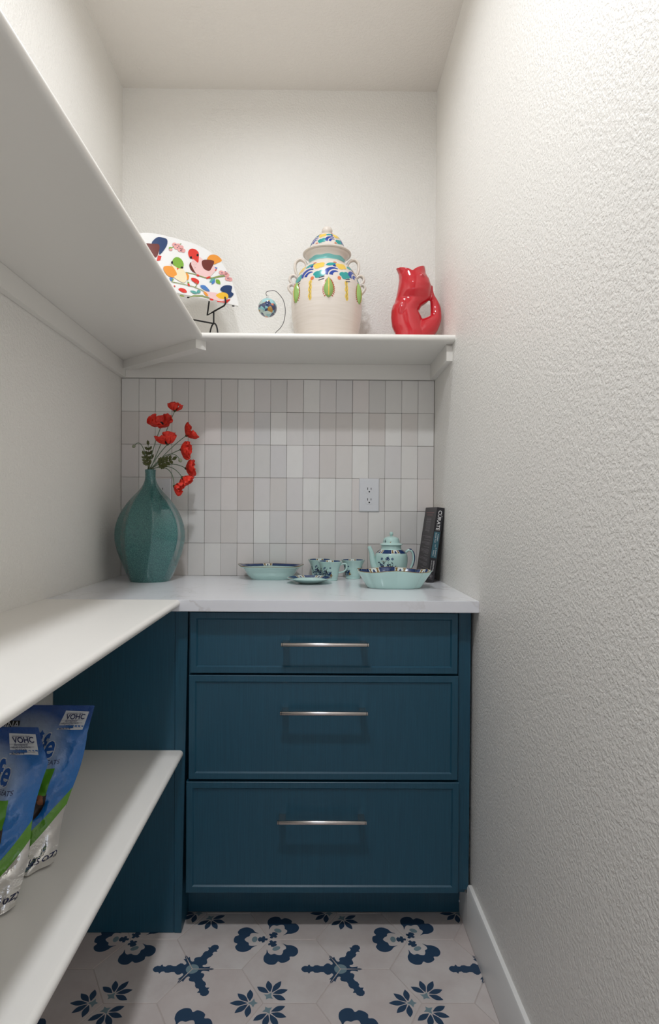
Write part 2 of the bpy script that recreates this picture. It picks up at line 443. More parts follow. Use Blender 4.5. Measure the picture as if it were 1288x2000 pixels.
ms = empty('middle_shelf', (0, 0, ZK), 'white bullnose shelf butting the quartz countertop at the same height', 'shelf')
MB().extrude(nose(XS - XL, TH), YFRONT + .25, YK, lambda p, q, a: (XL + p, a, q)).build('board', M['shelf'], ms, smooth=40)
mc = MB().box(XL, XL + CT, YFRONT + .25, YK - .001, -TH - .055, -TH).build('cleat', M['shelf'], ms, bevel=.001)
MB().lathe([(.001, 0), (.004, 0), (.004, .0008), (.001, .0012)], 12).build('screw', M['nickel'], mc, loc=(XL + CT, YK - .05, -TH - .03), rot=(0, R(90), 0))
lsf = empty('low_shelf', (0, 0, ZL), 'low white shelf carrying the two treat bags', 'shelf')
MB().extrude(nose(XS - XL, TH), YFRONT + .25, YP - .001, lambda p, q, a: (XL + p, a, q)).build('board', M['shelf'], lsf, smooth=40)
MB().box(XL, XL + CT, YFRONT + .25, YP - .001, -TH - .055, -TH).build('cleat', M['shelf'], lsf, bevel=.001)

# ================================================================== COUNTER + DRAWER CABINET
ct = MB().box(XL, XR, YK, YB, ZK - .031, ZK).build('countertop', M['quartz'], bevel=.0012, offset=(0, YB, ZK), loc=(0, YB, ZK))
tag(ct, 'pale grey veined quartz countertop on the blue drawer cabinet', 'countertop')
cab = empty('drawer_cabinet', (.02, YP, 0), 'dark teal blue cabinet with three drawers under the countertop', 'cabinet')
cl = lambda o: o
def cbox(name, x0, x1, y0, y1, z0, z1, mat=None, bevel=.001):
    return MB().box(x0 - .02, x1 - .02, y0 - YP, y1 - YP, z0, z1).build(name, mat or M['blue'], cab, bevel=bevel, smooth=40)
zu = ZK - .031
XPR = -.3535                      # right edge of the left end panel
cbox('end_panel', XL + .001, XPR - .020, YP, YB - .01, .0005, zu)
xt_, xb_ = pY(368, 1195, YP).x - .02, pY(354.5, 1820, YP).x - .02; xl_ = XPR - .0392
MB().add([(x, y, z) for z, xr in ((.0005, xb_), (zu, xt_)) for y in (-.001, .3) for x in (xl_, xr)], [(0, 2, 3, 1), (4, 5, 7, 6), (0, 1, 5, 4), (2, 6, 7, 3), (0, 4, 6, 2), (1, 3, 7, 5)]).build('stile', M['blue'], cab, bevel=.001, smooth=40)
cbox('carcass', XPR + .016, XR - .016, YP + .012, YB - .01, .105, zu)
cbox('filler_strip', .396, XR - .0085, YP + .002, YP + .02, .118, zu)
cbox('toe_kick', XPR + .001, XR - .013, YT, YT + .018, .0005, .104)
def drawer(lu0, lu1, ru0, ru1, v0, v1, h0, h1, hv):
    # outline of the front on the drawer-face plane; handle from bar end to bar end
    z1, z0 = pY(640, v0, YD).z, pY(640, v1, YD).z
    x0 = pY((lu0 + lu1) / 2, (v0 + v1) / 2, YD).x; x1 = pY((ru0 + ru1) / 2, (v0 + v1) / 2, YD).x
    cx_, cz_ = (x0 + x1) / 2, (z0 + z1) / 2; hw, hh = (x1 - x0) / 2, (z1 - z0) / 2; fw = .0165
    m = MB(); rings = []
    def ringv(w, h_, y): return [(-w, y, -h_), (w, y, -h_), (w, y, h_), (-w, y, h_)]
    vs = ringv(hw, hh, .019) + ringv(hw, hh, .0012) + ringv(hw - .0012, hh - .0012, 0) + ringv(hw - fw, hh - fw, 0) + ringv(hw - fw - .0035, hh - fw - .0035, .0045) + ringv(hw - fw - .0035, hh - fw - .0035, .010)
    fs = []
    for r in range(5):
        for i in range(4): fs.append((r * 4 + i, r * 4 + (i + 1) % 4, r * 4 + 4 + (i + 1) % 4, r * 4 + 4 + i))
    fs += [(3, 2, 1, 0)]
    d = m.add(vs, fs).build('drawer', M['blue'], cab, loc=(cx_ - .02, YD - YP, cz_), smooth=0)
    iw, ih = hw - fw - .0035, hh - fw - .0035
    MB().box(-iw, iw, .0042, .012, -ih, ih).build('panel', M['blue'], d, smooth=0)
    yb = YD - .036
    a0, a1 = pY(h0, hv, yb), pY(h1, hv + .013 * (h1 - h0), yb)
    ax, bx = a0.x - cx_, a1.x - cx_; hz = (a0.z + a1.z) / 2 - cz_
    mid = Vector(((ax + bx) / 2, 0, hz)); hl = (bx - ax) / 2
    hd = MB().tube([(-hl, -.036, 0), (-hl + .0008, -.036, 0), (hl - .0008, -.036, 0), (hl, -.036, 0)], [.0048, .0056, .0056, .0048], 16).build('handle', M['nickel'], d, loc=mid, smooth=50)
    for s in (-1, 1):
        MB().box(s * (hl - .0125) - .0085, s * (hl - .0125) + .0085, -.0345, .0042, -.0035, .0035).build('post', M['nickel'], hd, bevel=.0006)
    for s in (-1, 1):
        MB().tube([(s * (hl - .0035), -.036, 0), (s * (hl - .0045), -.036, 0)], .00575, 16).build('groove_ring', M['wire'], hd, smooth=50)
drawer(372, 371, 895, 895, 1197, 1315.5, 549, 721, 1258.5)
drawer(370, 367.5, 895, 895.5, 1320, 1523, 547, 719, 1392.5)
drawer(366, 361, 895.5, 897.5, 1528, 1744.5, 541.5, 716.5, 1605.5)

# ================================================================== OUTLETS
def outlet(u, v, label):
    c = pY(u, v, YB - .009)
    t = empty('wall_outlet', (c.x, YB - .0088, c.z), label, 'outlet', 'duplex wall outlets in the backsplash')
    w, h_ = .0365, .0605
    MB().add([(-w, 0, -h_), (w, 0, -h_), (w, 0, h_), (-w, 0, h_), (-w, -.003, -h_), (w, -.003, -h_), (w, -.003, h_), (-w, -.003, h_),
              (-w + .003, -.0058, -h_ + .003), (w - .003, -.0058, -h_ + .003), (w - .003, -.0058, h_ - .003), (-w + .003, -.0058, h_ - .003)],
             [(0, 1, 2, 3), (0, 4, 5, 1), (1, 5, 6, 2), (2, 6, 7, 3), (3, 7, 4, 0), (4, 8, 9, 5), (5, 9, 10, 6), (6, 10, 11, 7), (7, 11, 8, 4), (8, 11, 10, 9)]).build('cover_plate', M['plastic'], t, smooth=0)
    for s in (1, -1):
        pts = []
        for i in range(28):
            th = 2 * pi * i / 28; pts.append((.0168 * cos(th), max(-.0137, min(.0137, .0168 * sin(th)))))
        fc = MB().extrude(pts, 0, .0012, lambda p, q, a: (p, -.0058 - a, q)).build('socket_face', M['plastic'], t, loc=(0, 0, s * .0195), bevel=0, smooth=40)
        # recessed outline around the face
        MB().extrude([(p * 1.05, q * 1.06) for p, q in pts], 0, .0003, lambda p, q, a: (p, -.0057 - a, q)).build('face_gap', M['plastic'], fc, smooth=0)
        for sx, hh in ((-1, .0042), (1, .0036)):
            MB().box(sx * .0062 - .0011, sx * .0062 + .0011, -.0073, -.0068, .0035 - hh, .0035 + hh).build('slot', M['slot'], fc, smooth=0)
        MB().tube([(0, -.0068, -.0075), (0, -.0073, -.0075)], .0027, 14).build('ground_hole', M['slot'], fc, smooth=0)
    MB().tube([(0, -.0056, 0), (0, -.0064, 0)], .0025, 12).build('screw', M['plastic'], t, smooth=0)
outlet(721.5, 967, 'white duplex outlet standing free on the tile above the teapot')
outlet(315, 967, 'white duplex outlet half hidden behind the teal vase')

# ================================================================== SURFACES OF REVOLUTION
class Rev:
    """smooth profile of (r, z); s = distance along it; theta = 0 faces the viewer (-y)"""
    def __init__(s, prof, per=6, flute=None):
        s.p = spline(prof, per, closed=False); s.flute = flute
        s.d = [0]
        for a, b in zip(s.p, s.p[1:]): s.d.append(s.d[-1] + math.hypot(b[0] - a[0], b[1] - a[1]))
    def at(s, d):
        d = max(0, min(s.d[-1], d))
        for i in range(len(s.d) - 1):
            if d <= s.d[i + 1]:
                t = (d - s.d[i]) / max(1e-9, s.d[i + 1] - s.d[i]); a, b = s.p[i], s.p[i + 1]
                dx, dz = b[0] - a[0], b[1] - a[1]; L = math.hypot(dx, dz) or 1
                return a[0] + dx * t, a[1] + dz * t, dz / L, -dx / L
        return s.p[-1][0], s.p[-1][1], 1, 0
    def s_of_z(s, z):
        for i in range(len(s.p) - 1):
            if s.p[i][1] <= z <= s.p[i + 1][1]: return s.d[i] + (s.d[i + 1] - s.d[i]) * (z - s.p[i][1]) / max(1e-9, s.p[i + 1][1] - s.p[i][1])
        return s.d[-1]
    def pt(s, th, d, eps=0):
        r, z, nr, nz = s.at(d); k_ = s.flute(th, d / s.d[-1]) if s.flute else 1
        r = (r + nr * eps) * k_; return Vector((r * sin(th), -r * cos(th), z + nz * eps))
    def mesh(s, n=64, cap0=True, cap1=True):
        m = MB(); ns = len(s.p); vs = [s.pt(2 * pi * j / n, s.d[i]) for i in range(ns) for j in range(n)]
        fs = [(i * n + j, i * n + (j + 1) % n, (i + 1) * n + (j + 1) % n, (i + 1) * n + j) for i in range(ns - 1) for j in range(n)]
        if cap0: fs.append(tuple(range(n - 1, -1, -1)))
        if cap1: fs.append(tuple((ns - 1) * n + j for j in range(n)))
        return m.add(vs, fs)
    def on(s, th0, d0, eps, rref=None):        # 2-D print (arc x, meridian y) -> surface
        def fn(x, y):
            r = rref or s.at(d0 + y)[0]; return s.pt(th0 + x / r, d0 + y, eps)
        return fn

# ================================================================== LIDDED JAR
YJ = 2.09; jc = pY(638.5, 600, YJ)
M['stone'] = None
k = NT('cream_glaze'); v = k.coord('Object', (3, 3, 40)); n = k.noise(v, 4, 4)
k.l(k.ramp(n, [(.3, srgb('dfd3c6')), (.7, srgb('e6dbd0'))]), k.b.inputs['Base Color']); k.set(Roughness=.25); k.bump(n, .03, .001); M['cream'] = k.m
for nm, hx in dict(p_blue='2c479c', p_teal='2f9c98', p_yellow='ecc85c', p_orange='dd7a4c', p_green='96b864', p_rust='b4613c', p_ink='23304f', p_aqua='7cc4bf').items(): M[nm] = plain('painted_' + nm[2:], hx, .22)
jar = empty('lidded_jar', (jc.x, YJ, ZS), 'tall cream ceramic jar with lid, looped handles and painted flowers', 'jar')
body = Rev([(.094, 0), (.104, .028), (.114, .075), (.119, .125), (.1185, .16), (.1145, .195), (.106, .222), (.094, .246), (.080, .263), (.068, .274), (.061, .281), (.0595, .288), (.063, .298), (.071, .306), (.0755, .311)])
bo = body.mesh(72).build('body', M['cream'], jar, smooth=50)
sn = body.s_of_z(.281)
Print().poly([(x, y) for x, y in [(-pi + 2 * pi * i / 60, -.003 + .001 * sin(i * 1.3)) for i in range(61)] + [(pi - 2 * pi * i / 60, .0135 + .0012 * sin(i * .9)) for i in range(61)]]).build('neck_band', M['p_aqua'], lambda x, y: body.pt(x, sn + y, .0004), bo, maxlen=.05)
lid_r = Rev([(.0775, .3115), (.0815, .3135), (.0815, .317), (.074, .322), (.062, .331), (.056, .345), (.046, .362), (.033, .375), (.020, .382), (.012, .384)])
ld_ = lid_r.mesh(64).build('lid', M['cream'], jar, smooth=60)
Rev([(.013, .383), (.0145, .386), (.0175, .392), (.0175, .399), (.013, .406), (.004, .409)]).mesh(32).build('knob', M['cream'], ld_, smooth=70)
def floral(rev, d0, n, hgt, par, scale=1.0, seed=0, dashes=True):
    layers = {}
    def add(m, poly, th0): layers.setdefault(m, []).append((poly, th0))
    for i in range(n):
        th = 2 * pi * (i + .28) / n; s_ = scale
        sc = lambda P: [(x * s_, y * s_) for x, y in P]
        arc = [(-.021 + .020 * (1 - cos(t)), .020 * sin(t)) for t in [R(5 + 11 * q) for q in range(11)]]
        add('p_blue', sc(strip(arc, [.0095 * (1 - (q / 11) ** 1.4) + .0012 for q in range(11)])), th)
        arc = [(-.009 + .0115 * (1 - cos(t)), .0005 + .011 * sin(t)) for t in [R(5 + 11 * q) for q in range(11)]]
        add('p_blue', sc(strip(arc, [.0075 * (1 - (q / 11) ** 1.4) + .0008 for q in range(11)])), th)
        for dx, dy, rx in ((.017, .006, .0075), (.027, .009, .007), (.022, .0005, .008), (.031, .002, .006)): add('p_teal', sc(ell(dx, dy, rx, rx * .75, .4, 12)), th)
        for dx, dy, rx in ((.012, .030, .0085), (.021, .032, .008), (.015, .024, .007), (.024, .026, .006)): add('p_yellow', sc(ell(dx, dy, rx, rx * .8, 0, 12)), th)
        add('p_teal', sc(leafp(-.018, .028, .026, .010, .35)), th); add('p_blue', sc(ell(.000, .031, .0045, .0075, .5, 12)), th)
        add('p_orange', sc(ell(.009, -.005, .0042, .0045, 0, 10)), th); add('p_orange', sc(ell(.004, .040, .004, .003, 0, 10)), th)
        if dashes:
            for q in (0, .0055): add('p_ink', sc(strip([(.024, -.006 - q), (.036, -.0025 - q)], .0017)), th)
    for li, (mname, L) in enumerate(layers.items()):
        P = Print(); ths = {}
        for poly, th in L:
            b = len(P.v); P.poly([(x + th * 1000, y) for x, y in poly])
        def fn(x, y, e=.0003 + .00012 * li):
            th = round(x / 1000 * n / (2 * pi) - .28) + .28; th = th * 2 * pi / n
            xx = x - th * 1000; r = rev.at(d0 + y)[0]
            return rev.pt(th + xx / max(r, .02), d0 + y, e)
        P.build('painted_flowers', M[mname], fn, par, maxlen=.005)
floral(body, body.s_of_z(.204), 8, .05, bo, 1.5)
floral(lid_r, lid_r.s_of_z(.335), 6, .03, ld_, 1.05, dashes=False)
for i in range(6):
    th = 2 * pi * i / 6 + .03
    z0, L = .130, .068; s0 = body.s_of_z(z0)
    def lf(u, v, th=th, s0=s0):
        w = .0155 * math.sin(pi * min(1, v ** .8)) ** .8 if v < 1 else 0; x = (u * 2 - 1)
        e = .010 * (1 - x * x) * math.sin(pi * (.05 + .9 * v)) ** .6 + .0003
        r = body.at(s0 + v * L)[0]; return body.pt(th + x * w / r, s0 + v * L, e)
    g = MB().grid(lf, 10, 16).build('relief_leaf', M['p_green'], jar, smooth=60)
    Print().poly(strip([(0, .006), (0, .062)], .003)).build('midrib', M['p_yellow'], lambda x, y: body.pt(th + x / .118, s0 + y, .0112 * math.sin(pi * (.05 + .9 * y / L)) ** .6 + .0002), g, maxlen=.006)
    P = Print()
    for sd in (-1, 1):
        for q in range(9):
            yy = .008 + q * .0062; w = .0155 * math.sin(pi * (yy / L) ** .8) ** .8
            P.poly(strip([(sd * (w - .003), yy + .004), (sd * (w + .0045), yy - .004)], .0034))
    P.build('painted_edge', M['p_rust'], body.on(th, s0, .0005, .118), g, maxlen=.006)
    ty = th + pi / 6
    ys = Print().poly(strip([(.0012 * sin(q * 2.1), q * .0066) for q in range(11)], [.005] + [.011 + .002 * sin(q * 1.7) for q in range(9)] + [.005])).build('painted_stripe', M['p_yellow'], body.on(ty, s0 - .004, .0004, .118), bo, maxlen=.006)
    Print().poly(strip([(.0012 * sin(q * 1.4), .004 + q * .003) for q in range(20)], .0012)).build('painted_line', M['p_ink'], body.on(ty, s0 - .004, .0006, .118), ys)
for sd in (-1, 1):
    for px_ in ([(677.5, 523), (682, 513), (692, 508.5), (700, 515), (701, 527.7), (696, 541), (690, 545)], [(694, 547), (702, 540), (709, 542), (711, 549), (706, 556), (701, 558)], [(699, 564), (706, 557.5), (712, 560), (712.5, 566.5), (705, 576), (700, 580)]):
        pts = []
        for u, v in px_:
            q = pY(u, v, YJ); pts.append((sd * (q.x - jc.x), 0, q.z - ZS))
        MB().tube(spline(pts, 5, closed=False), .0050, 10, flat=1.8, ref=(1, 0, 0)).build('handle', M['cream'], jar, smooth=60)

# ================================================================== RED FISH PITCHER
YF_ = 2.085
def fpx(cx, cy): return pY(750 + cx / 8.587, 510 + cy / 8.587, YF_)
fb = fpx(440, 1215); FB = Vector((fb.x, YF_, ZS))
def fpt(cx, cy): q = fpx(cx, cy); return Vector((q.x - FB.x, 0, q.z - ZS))
K = fpt(1100, 900).x - fpt(100, 900).x; K /= 1000
fish = empty('fish_pitcher', FB, 'glossy red ceramic fish shaped pitcher with curled tail handle', 'pitcher')
fm = bmesh.new()
rows = [(470, None, 225, 210), (462, 1330, 250, 230), (452, 1215, 262, 240), (402, 1100, 264, 235), (378, 950, 258, 225), (355, 850, 232, 215), (388, 760, 243, 200), (450, 700, 268, 188), (480, 655, 286, 184), (494, 618, 288, 212), (502, 545, 282, 252), (517, 430, 277, 258), (508, 320, 254, 238), (480, 230, 230, 202), (464, 185, 226, 190), (455, 160, 232, 185)]
nr_ = 48; vsr = []
def ring(c, y, r, ryy, inner=0, top=False):
    q = fpt(c, y if y else 900); zz = 0 if y is None else q.z; out = []
    for j in range(nr_):
        th = 2 * pi * j / nr_; cxx, sy = cos(th), sin(th)
        rx = r * K - inner; ry = ryy * K - inner
        z2 = zz
        if top:
            side = abs(cxx); z2 += (.019 * (side ** .7) - .0125) + (.007 * max(0, cxx))
            rx += .004 * max(0, -cxx) ** 3
        out.append((q.x + rx * cxx, ry * sy, max(0, z2)))
    return out
rings = [ring(c, y, r, ry_, top=(y is not None and y < 200)) for c, y, r, ry_ in rows]
rings += [ring(c, y + dy, r, r * .82, inner=.005, top=(y < 200)) for c, y, r, dy in ((455, 160, 226, 0), (462, 185, 222, 10), (480, 240, 220, 20), (500, 330, 180, 30))]
fmB = MB(); vs = [p for rg in rings for p in rg]; m_ = len(rings)
fs = [(i * nr_ + j, i * nr_ + (j + 1) % nr_, (i + 1) * nr_ + (j + 1) % nr_, (i + 1) * nr_ + j) for i in range(m_ - 1) for j in range(nr_)]
fs += [tuple(range(nr_ - 1, -1, -1)), tuple((m_ - 1) * nr_ + j for j in range(nr_))]
fmB.add(vs, fs)
tp = [(560, 1280, 195), (660, 1170, 196), (770, 1085, 166), (850, 985, 120), (873, 900, 97), (868, 790, 88), (845, 690, 68), (818, 590, 40), (805, 500, 27), (804, 430, 24), (806, 408, 14)]
pp = spline([tuple(fpt(a, b)) + (c * K,) for a, b, c in tp], 4, closed=False)
fmB.tube([q[:3] for q in pp], [q[3] for q in pp], 20)
# eye, gill edge and side fin, both sides
for sd in (-1, 1):
    for (cx, cy, rx, rz, dep, off, rot) in ((598, 325, 28, 26, 34, 240, 0), (285, 840, 55, 120, 30, 212, -.25), (600, 325, 48, 44, 14, 232, 0)):
        q = fpt(cx, cy); b = []
        for i in range(9):
            ph = pi * i / 8 - pi / 2
            for j in range(14):
                th = 2 * pi * j / 14; ex, ez = rx * K * cos(ph) * cos(th), rz * K * cos(ph) * sin(th)
                b.append((q.x + ex * cos(rot) - ez * sin(rot), sd * (off * K * .92 + dep * K * sin(ph)), q.z + ex * sin(rot) + ez * cos(rot)))
        fmB.add(b, [(i * 14 + j, i * 14 + (j + 1) % 14, (i + 1) * 14 + (j + 1) % 14, (i + 1) * 14 + j) for i in range(8) for j in range(14)] + [tuple(range(13, -1, -1)), tuple(8 * 14 + j for j in range(14))])
M['red'] = plain('red_glaze', 'c8202c', .12, coat=.6)
tmp = fmB.build('tmp', M['red'])
md = tmp.modifiers.new('r', 'REMESH'); md.mode = 'VOXEL'; md.voxel_size = .0021
sm = tmp.modifiers.new('s', 'SMOOTH'); sm.iterations = 12; sm.factor = .5
me = bpy.data.meshes.new_from_object(tmp.evaluated_get(bpy.context.evaluated_depsgraph_get()))
bpy.data.objects.remove(tmp)
for p in me.polygons: p.use_smooth = True
me.materials.clear(); me.materials.append(M['red'])
fo = bpy.data.objects.new('body', me); COL.objects.link(fo); fo.parent = fish

# ================================================================== GLASS BALL ON WIRE STAND
YO = 1.948
def opx(cx, cy): return pY(480 + cx / 12.88, 550 + cy / 12.88, YO)
wp = [(548, 352), (525, 340), (512, 300), (525, 262), (570, 242), (640, 232), (705, 226), (780, 258), (880, 360), (950, 470), (985, 600), (1000, 740), (985, 900), (950, 1040), (880, 1160), (790, 1250)]
pts = [opx(*q) for q in wp]; ob = Vector((opx(700, 1300).x, YO, ZS))
st = empty('ornament_stand', ob, 'thin dark wire hook stand holding the glass ball', 'stand')
pl = [tuple(p - ob) for p in pts]
e = pl[-1]; pl += [(e[0] - .010, 0, .0035), (e[0] - .022, .001, .0016)]
MB().tube(spline(pl, 5, closed=False), .0010, 8).build('hook', M['thinwire'], st, smooth=60)
e = pl[-1]
MB().tube([(e[0] + .000 + .030 * sin(t), .001 + .030 * (1 - cos(t)), .0012) for t in [2 * pi * i / 40 for i in range(40)]], .0011, 8, closed=True).build('base_ring', M['thinwire'], st, smooth=60)
k = NT('swirled_glass'); v = k.coord('Object', (1, 1, 1))
vo = k.n('TexVoronoi'); vo.inputs['Scale'].default_value = 75; k.l(v, vo.inputs['Vector'])
sep = k.n('SeparateColor'); k.l(vo.outputs['Color'], sep.inputs[0])
k.l(k.ramp(sep.outputs[0], [(0, srgb('25355f')), (.16, srgb('9cc9cb')), (.34, srgb('c8d8cf')), (.48, srgb('a8bfb4')), (.60, srgb('b98a3a')), (.72, srgb('d8774a')), (.80, srgb('7fb8bd')), (.92, srgb('31486f'))], 'CONSTANT'), k.b.inputs['Base Color'])
k.set(Roughness=.05); k.b.inputs['Coat Weight'].default_value = 1; M['swirl'] = k.m
oc = opx(552, 660); br = 236 / 12.88 * YO / FPX
kg = NT('clear_glass'); kg.set(Base_Color=(.93, .97, .97, 1), Roughness=.03, IOR=1.45); kg.b.inputs['Transmission Weight'].default_value = .8; M['glass'] = kg.m
ball = empty('glass_ornament', (oc.x, YO, oc.z - br), 'round multicoloured glass ball hanging from the wire hook', 'ornament')
Rev([(.001, 0)] + [(br * sin(t), br - br * cos(t)) for t in [pi * i / 12 for i in range(1, 12)]] + [(.001, 2 * br)], per=3).mesh(40).build('sphere', M['swirl'], ball, smooth=80)
Rev([(.0065, 2 * br - .0015), (.0055, 2 * br + .0015), (.003, 2 * br + .0035), (.002, 2 * br + .005)]).mesh(16).build('cap', M['glass'], ball, smooth=70)
MB().tube([(.0032 * cos(t), 0, 2 * br + .0068 + .0032 * sin(t)) for t in [2 * pi * i / 16 for i in range(16)]], .0008, 6, closed=True).build('loop', M['glass'], ball, smooth=70)

# ================================================================== BIRD PLATTER ON EASEL
P1 = pY(467, 600, 2.135); P0_ = pY(352, 577, 2.02); P0_.z = P1.z
dv = (P1 - P0_).normalized(); nh = Vector((dv.y, -dv.x, 0)); up = (Vector((0, 0, 1)) * cos(R(17)) - nh * sin(R(17))).normalized()
N = dv.cross(up).normalized()
if N.y > 0: N = -N
PW = .42
base = P1 - dv * (PW / 2)
pl_ = empty('bird_platter', base, 'white ceramic platter painted with colourful birds on branches, propped on an easel', 'platter')
def toloc(u, v): q = pPlane(u, v, P1 + N * .007, N) - P1; return q.dot(dv), q.dot(up)
outl = [toloc(u, v) for u, v in ((467, 600), (459, 566), (448, 538), (433, 513), (408, 490), (374, 474), (332, 464), (288, 457))]
outl = [(PW / 2 + a, max(b, 0)) for a, b in outl]
pm = spline(outl, 4, closed=False); full = [p for p in pm if p[0] > .004]
full = full + [(0, full[-1][1] + .001)] + [(-a, b) for a, b in full[::-1]]
M['china'] = plain('white_china', 'f1efec', .15, coat=.4)
mp_ = MB(); n_o = len(full); nI = N
def w3(a, b, c): return dv * a + up * b + N * c
cxp, cyp = 0, .09
ins = [((a - cxp) * .93 + cxp, (b - cyp) * .90 + cyp) for a, b in full]
ins2 = [((a - cxp) * .86 + cxp, (b - cyp) * .80 + cyp) for a, b in full]
vs = [w3(a, b, -.001) for a, b in full] + [w3(a, b, .007) for a, b in full] + [w3(a, b, .0065) for a, b in ins] + [w3(a, b, .006) for a, b in ins2]
fs = [(r * n_o + i, r * n_o + (i + 1) % n_o, (r + 1) * n_o + (i + 1) % n_o, (r + 1) * n_o + i) for r in range(3) for i in range(n_o)] + [tuple(range(n_o)), tuple(3 * n_o + i for i in range(n_o))]
mp_.add(vs, fs).build('plate', M['china'], pl_, smooth=30)
for nm, hx in dict(b_navy='27406b', b_red='dd3b32', b_pink='f0c9c6', b_orange='ee9a3e', b_green='7fae3f', b_maroon='6f322b', b_cream='f2e2bd', b_yellow='f3bd3a', b_blue='4f7fc0', b_olive='8c9a5a', b_teal='5fa8a0', b_black='1e1c1e', b_rose='e9a8a4').items(): M[nm] = plain('china_paint_' + nm[2:], hx, .2)
def cp(pts): # crop pixels -> photo pixels
    return [(270 + x / 4.155, 440 + y / 4.155) for x, y in pts]
art = [
 ('b_navy', spline([(108, 150), (150, 100), (200, 100), (236, 118), (230, 170), (175, 240), (165, 190)], 3)), ('b_maroon', spline([(60, 150), (110, 150), (172, 160), (160, 240), (130, 260), (70, 200)], 3)), ('b_red', [(160, 245), (190, 250), (180, 285), (150, 290)]),
 ('b_olive', strip([(250, 195), (275, 180), (300, 170), (350, 150)], 7)), ('b_green', ell(262, 185, 14, 9, .4, 10)), ('b_rose', ell(265, 198, 15, 10, 0, 10)),
 ] + [('b_rose', ell(x, y, 20, 17, .3, 9)) for x, y in ((295, 158), (325, 165), (340, 200), (365, 205), (350, 180), (310, 180))] + [('b_navy', ell(x, y, 5, 4, 0, 7)) for x, y in ((300, 158), (330, 170), (345, 205), (318, 182))] + [
 ('b_orange', spline([(560, 270), (590, 240), (640, 245), (680, 285), (650, 305), (600, 320), (565, 300)], 3)),
 ('b_maroon', spline([(415, 330), (430, 300), (470, 350), (490, 395), (440, 375)], 3)),
 ('b_pink', spline([(430, 300), (480, 250), (540, 290), (600, 330), (640, 345), (600, 400), (550, 428), (480, 400), (445, 350)], 3)),
 ('b_red', spline([(405, 225), (420, 195), (455, 192), (490, 220), (492, 270), (485, 305), (455, 280), (420, 265)], 3)),
 ('b_maroon', spline([(515, 300), (540, 280), (615, 290), (600, 340), (575, 372), (530, 350)], 3)), ('b_blue', [(620, 340), (645, 345), (632, 358)]), ('b_red', [(640, 350), (632, 372), (620, 365)]),
 ('b_black', ell(482, 243, 9, 11, 0, 9)), ('b_black', ell(428, 262, 10, 10, 0, 9)),
 ('b_olive', strip([(385, 383), (450, 395), (540, 425), (600, 430), (660, 415), (740, 408)], [6, 6, 7, 12, 14, 8])), ('b_red', ell(485, 408, 14, 8, .3, 8)), ('b_red', ell(570, 425, 20, 8, -.3, 8)),
 ('b_teal', leafp(625, 435, 55, 30, 2.6)), ('b_green', leafp(630, 440, 55, 32, .8)), ('b_blue', leafp(622, 445, 45, 22, 2.2)),
 ] + [('b_rose', ell(x, y, 22, 17, .3, 9)) for x, y in ((675, 385), (705, 390), (725, 435), (745, 440), (720, 405))] + [('b_navy', ell(x, y, 5, 4, 0, 7)) for x, y in ((680, 388), (708, 380), (728, 432))] + [
 ('b_orange', spline([(205, 340), (250, 330), (300, 350), (330, 390), (310, 425), (250, 415), (215, 380)], 3)),
 ('b_orange', spline([(390, 385), (412, 410), (405, 445), (385, 430)], 3)),
 ('b_cream', spline([(255, 310), (290, 330), (350, 345), (385, 390), (395, 440), (370, 468), (320, 445), (290, 420), (315, 400), (290, 350)], 3)),
 ('b_orange', spline([(205, 342), (250, 330), (300, 352), (328, 392), (310, 423), (250, 413), (215, 380)], 3)),
 ('b_green', spline([(275, 295), (300, 262), (340, 268), (368, 310), (360, 350), (325, 350), (290, 325)], 3)), ('b_black', ell(275, 303, 9, 11, 0, 9)), ('b_black', ell(355, 345, 11, 9, 0, 9)), ('b_red', [(312, 345), (330, 352), (318, 365)]),
 ('b_blue', spline([(255, 425), (285, 432), (275, 450), (262, 450)], 3)), ('b_green', [(275, 435), (290, 440), (275, 455)]), ('b_green', [(400, 455), (418, 470), (400, 475)]),
 ('b_olive', strip([(270, 460), (350, 475), (450, 500), (520, 530), (560, 555)], 5)), ('b_red', spline([(408, 470), (420, 490), (410, 496), (400, 480)], 2)),
 ('b_red', spline([(430, 430), (455, 430), (480, 440), (495, 460), (480, 480), (450, 460), (435, 450)], 3)), ('b_olive', strip([(470, 465), (475, 490), (460, 502)], 5)),
 ('b_red', spline([(325, 520), (345, 510), (380, 520), (395, 545), (365, 548), (335, 530)], 3)), ('b_red', ell(295, 495, 8, 5, .5, 8)),
 ('b_blue', spline([(505, 490), (540, 490), (575, 525), (575, 540), (520, 515)], 3)),
 ('b_navy', spline([(665, 520), (700, 490), (760, 495), (755, 540), (775, 560), (740, 590), (690, 545)], 3)),
 ('b_pink', spline([(530, 540), (600, 545), (660, 560), (700, 600), (680, 620), (610, 605), (550, 570)], 3)), ('b_yellow', spline([(630, 570), (680, 545), (725, 560), (725, 595), (670, 600)], 3)),
 ('b_orange', spline([(530, 540), (550, 545), (570, 575), (545, 570)], 3)),
 ('b_olive', strip([(415, 585), (450, 575), (520, 575), (580, 595)], [6, 12, 12, 5])), ('b_teal', leafp(480, 555, 65, 22, 3.5)), ('b_teal', ell(490, 540, 16, 14, 0, 10)),
 ('b_red', ell(595, 605, 18, 8, .2, 8)), ('b_red', ell(720, 615, 25, 10, -.4, 8)), ('b_red', strip([(640, 620), (720, 628), (745, 602)], 8)), ('b_black', ell(405, 588, 12, 6, 0, 8)), ('b_olive', ell(355, 575, 20, 8, .3, 8)), ('b_black', ell(770, 657, 13, 6, .1, 8))]
grp = {}
for li, (mn, poly) in enumerate(art): grp.setdefault((mn, li // 4), []).append(poly)
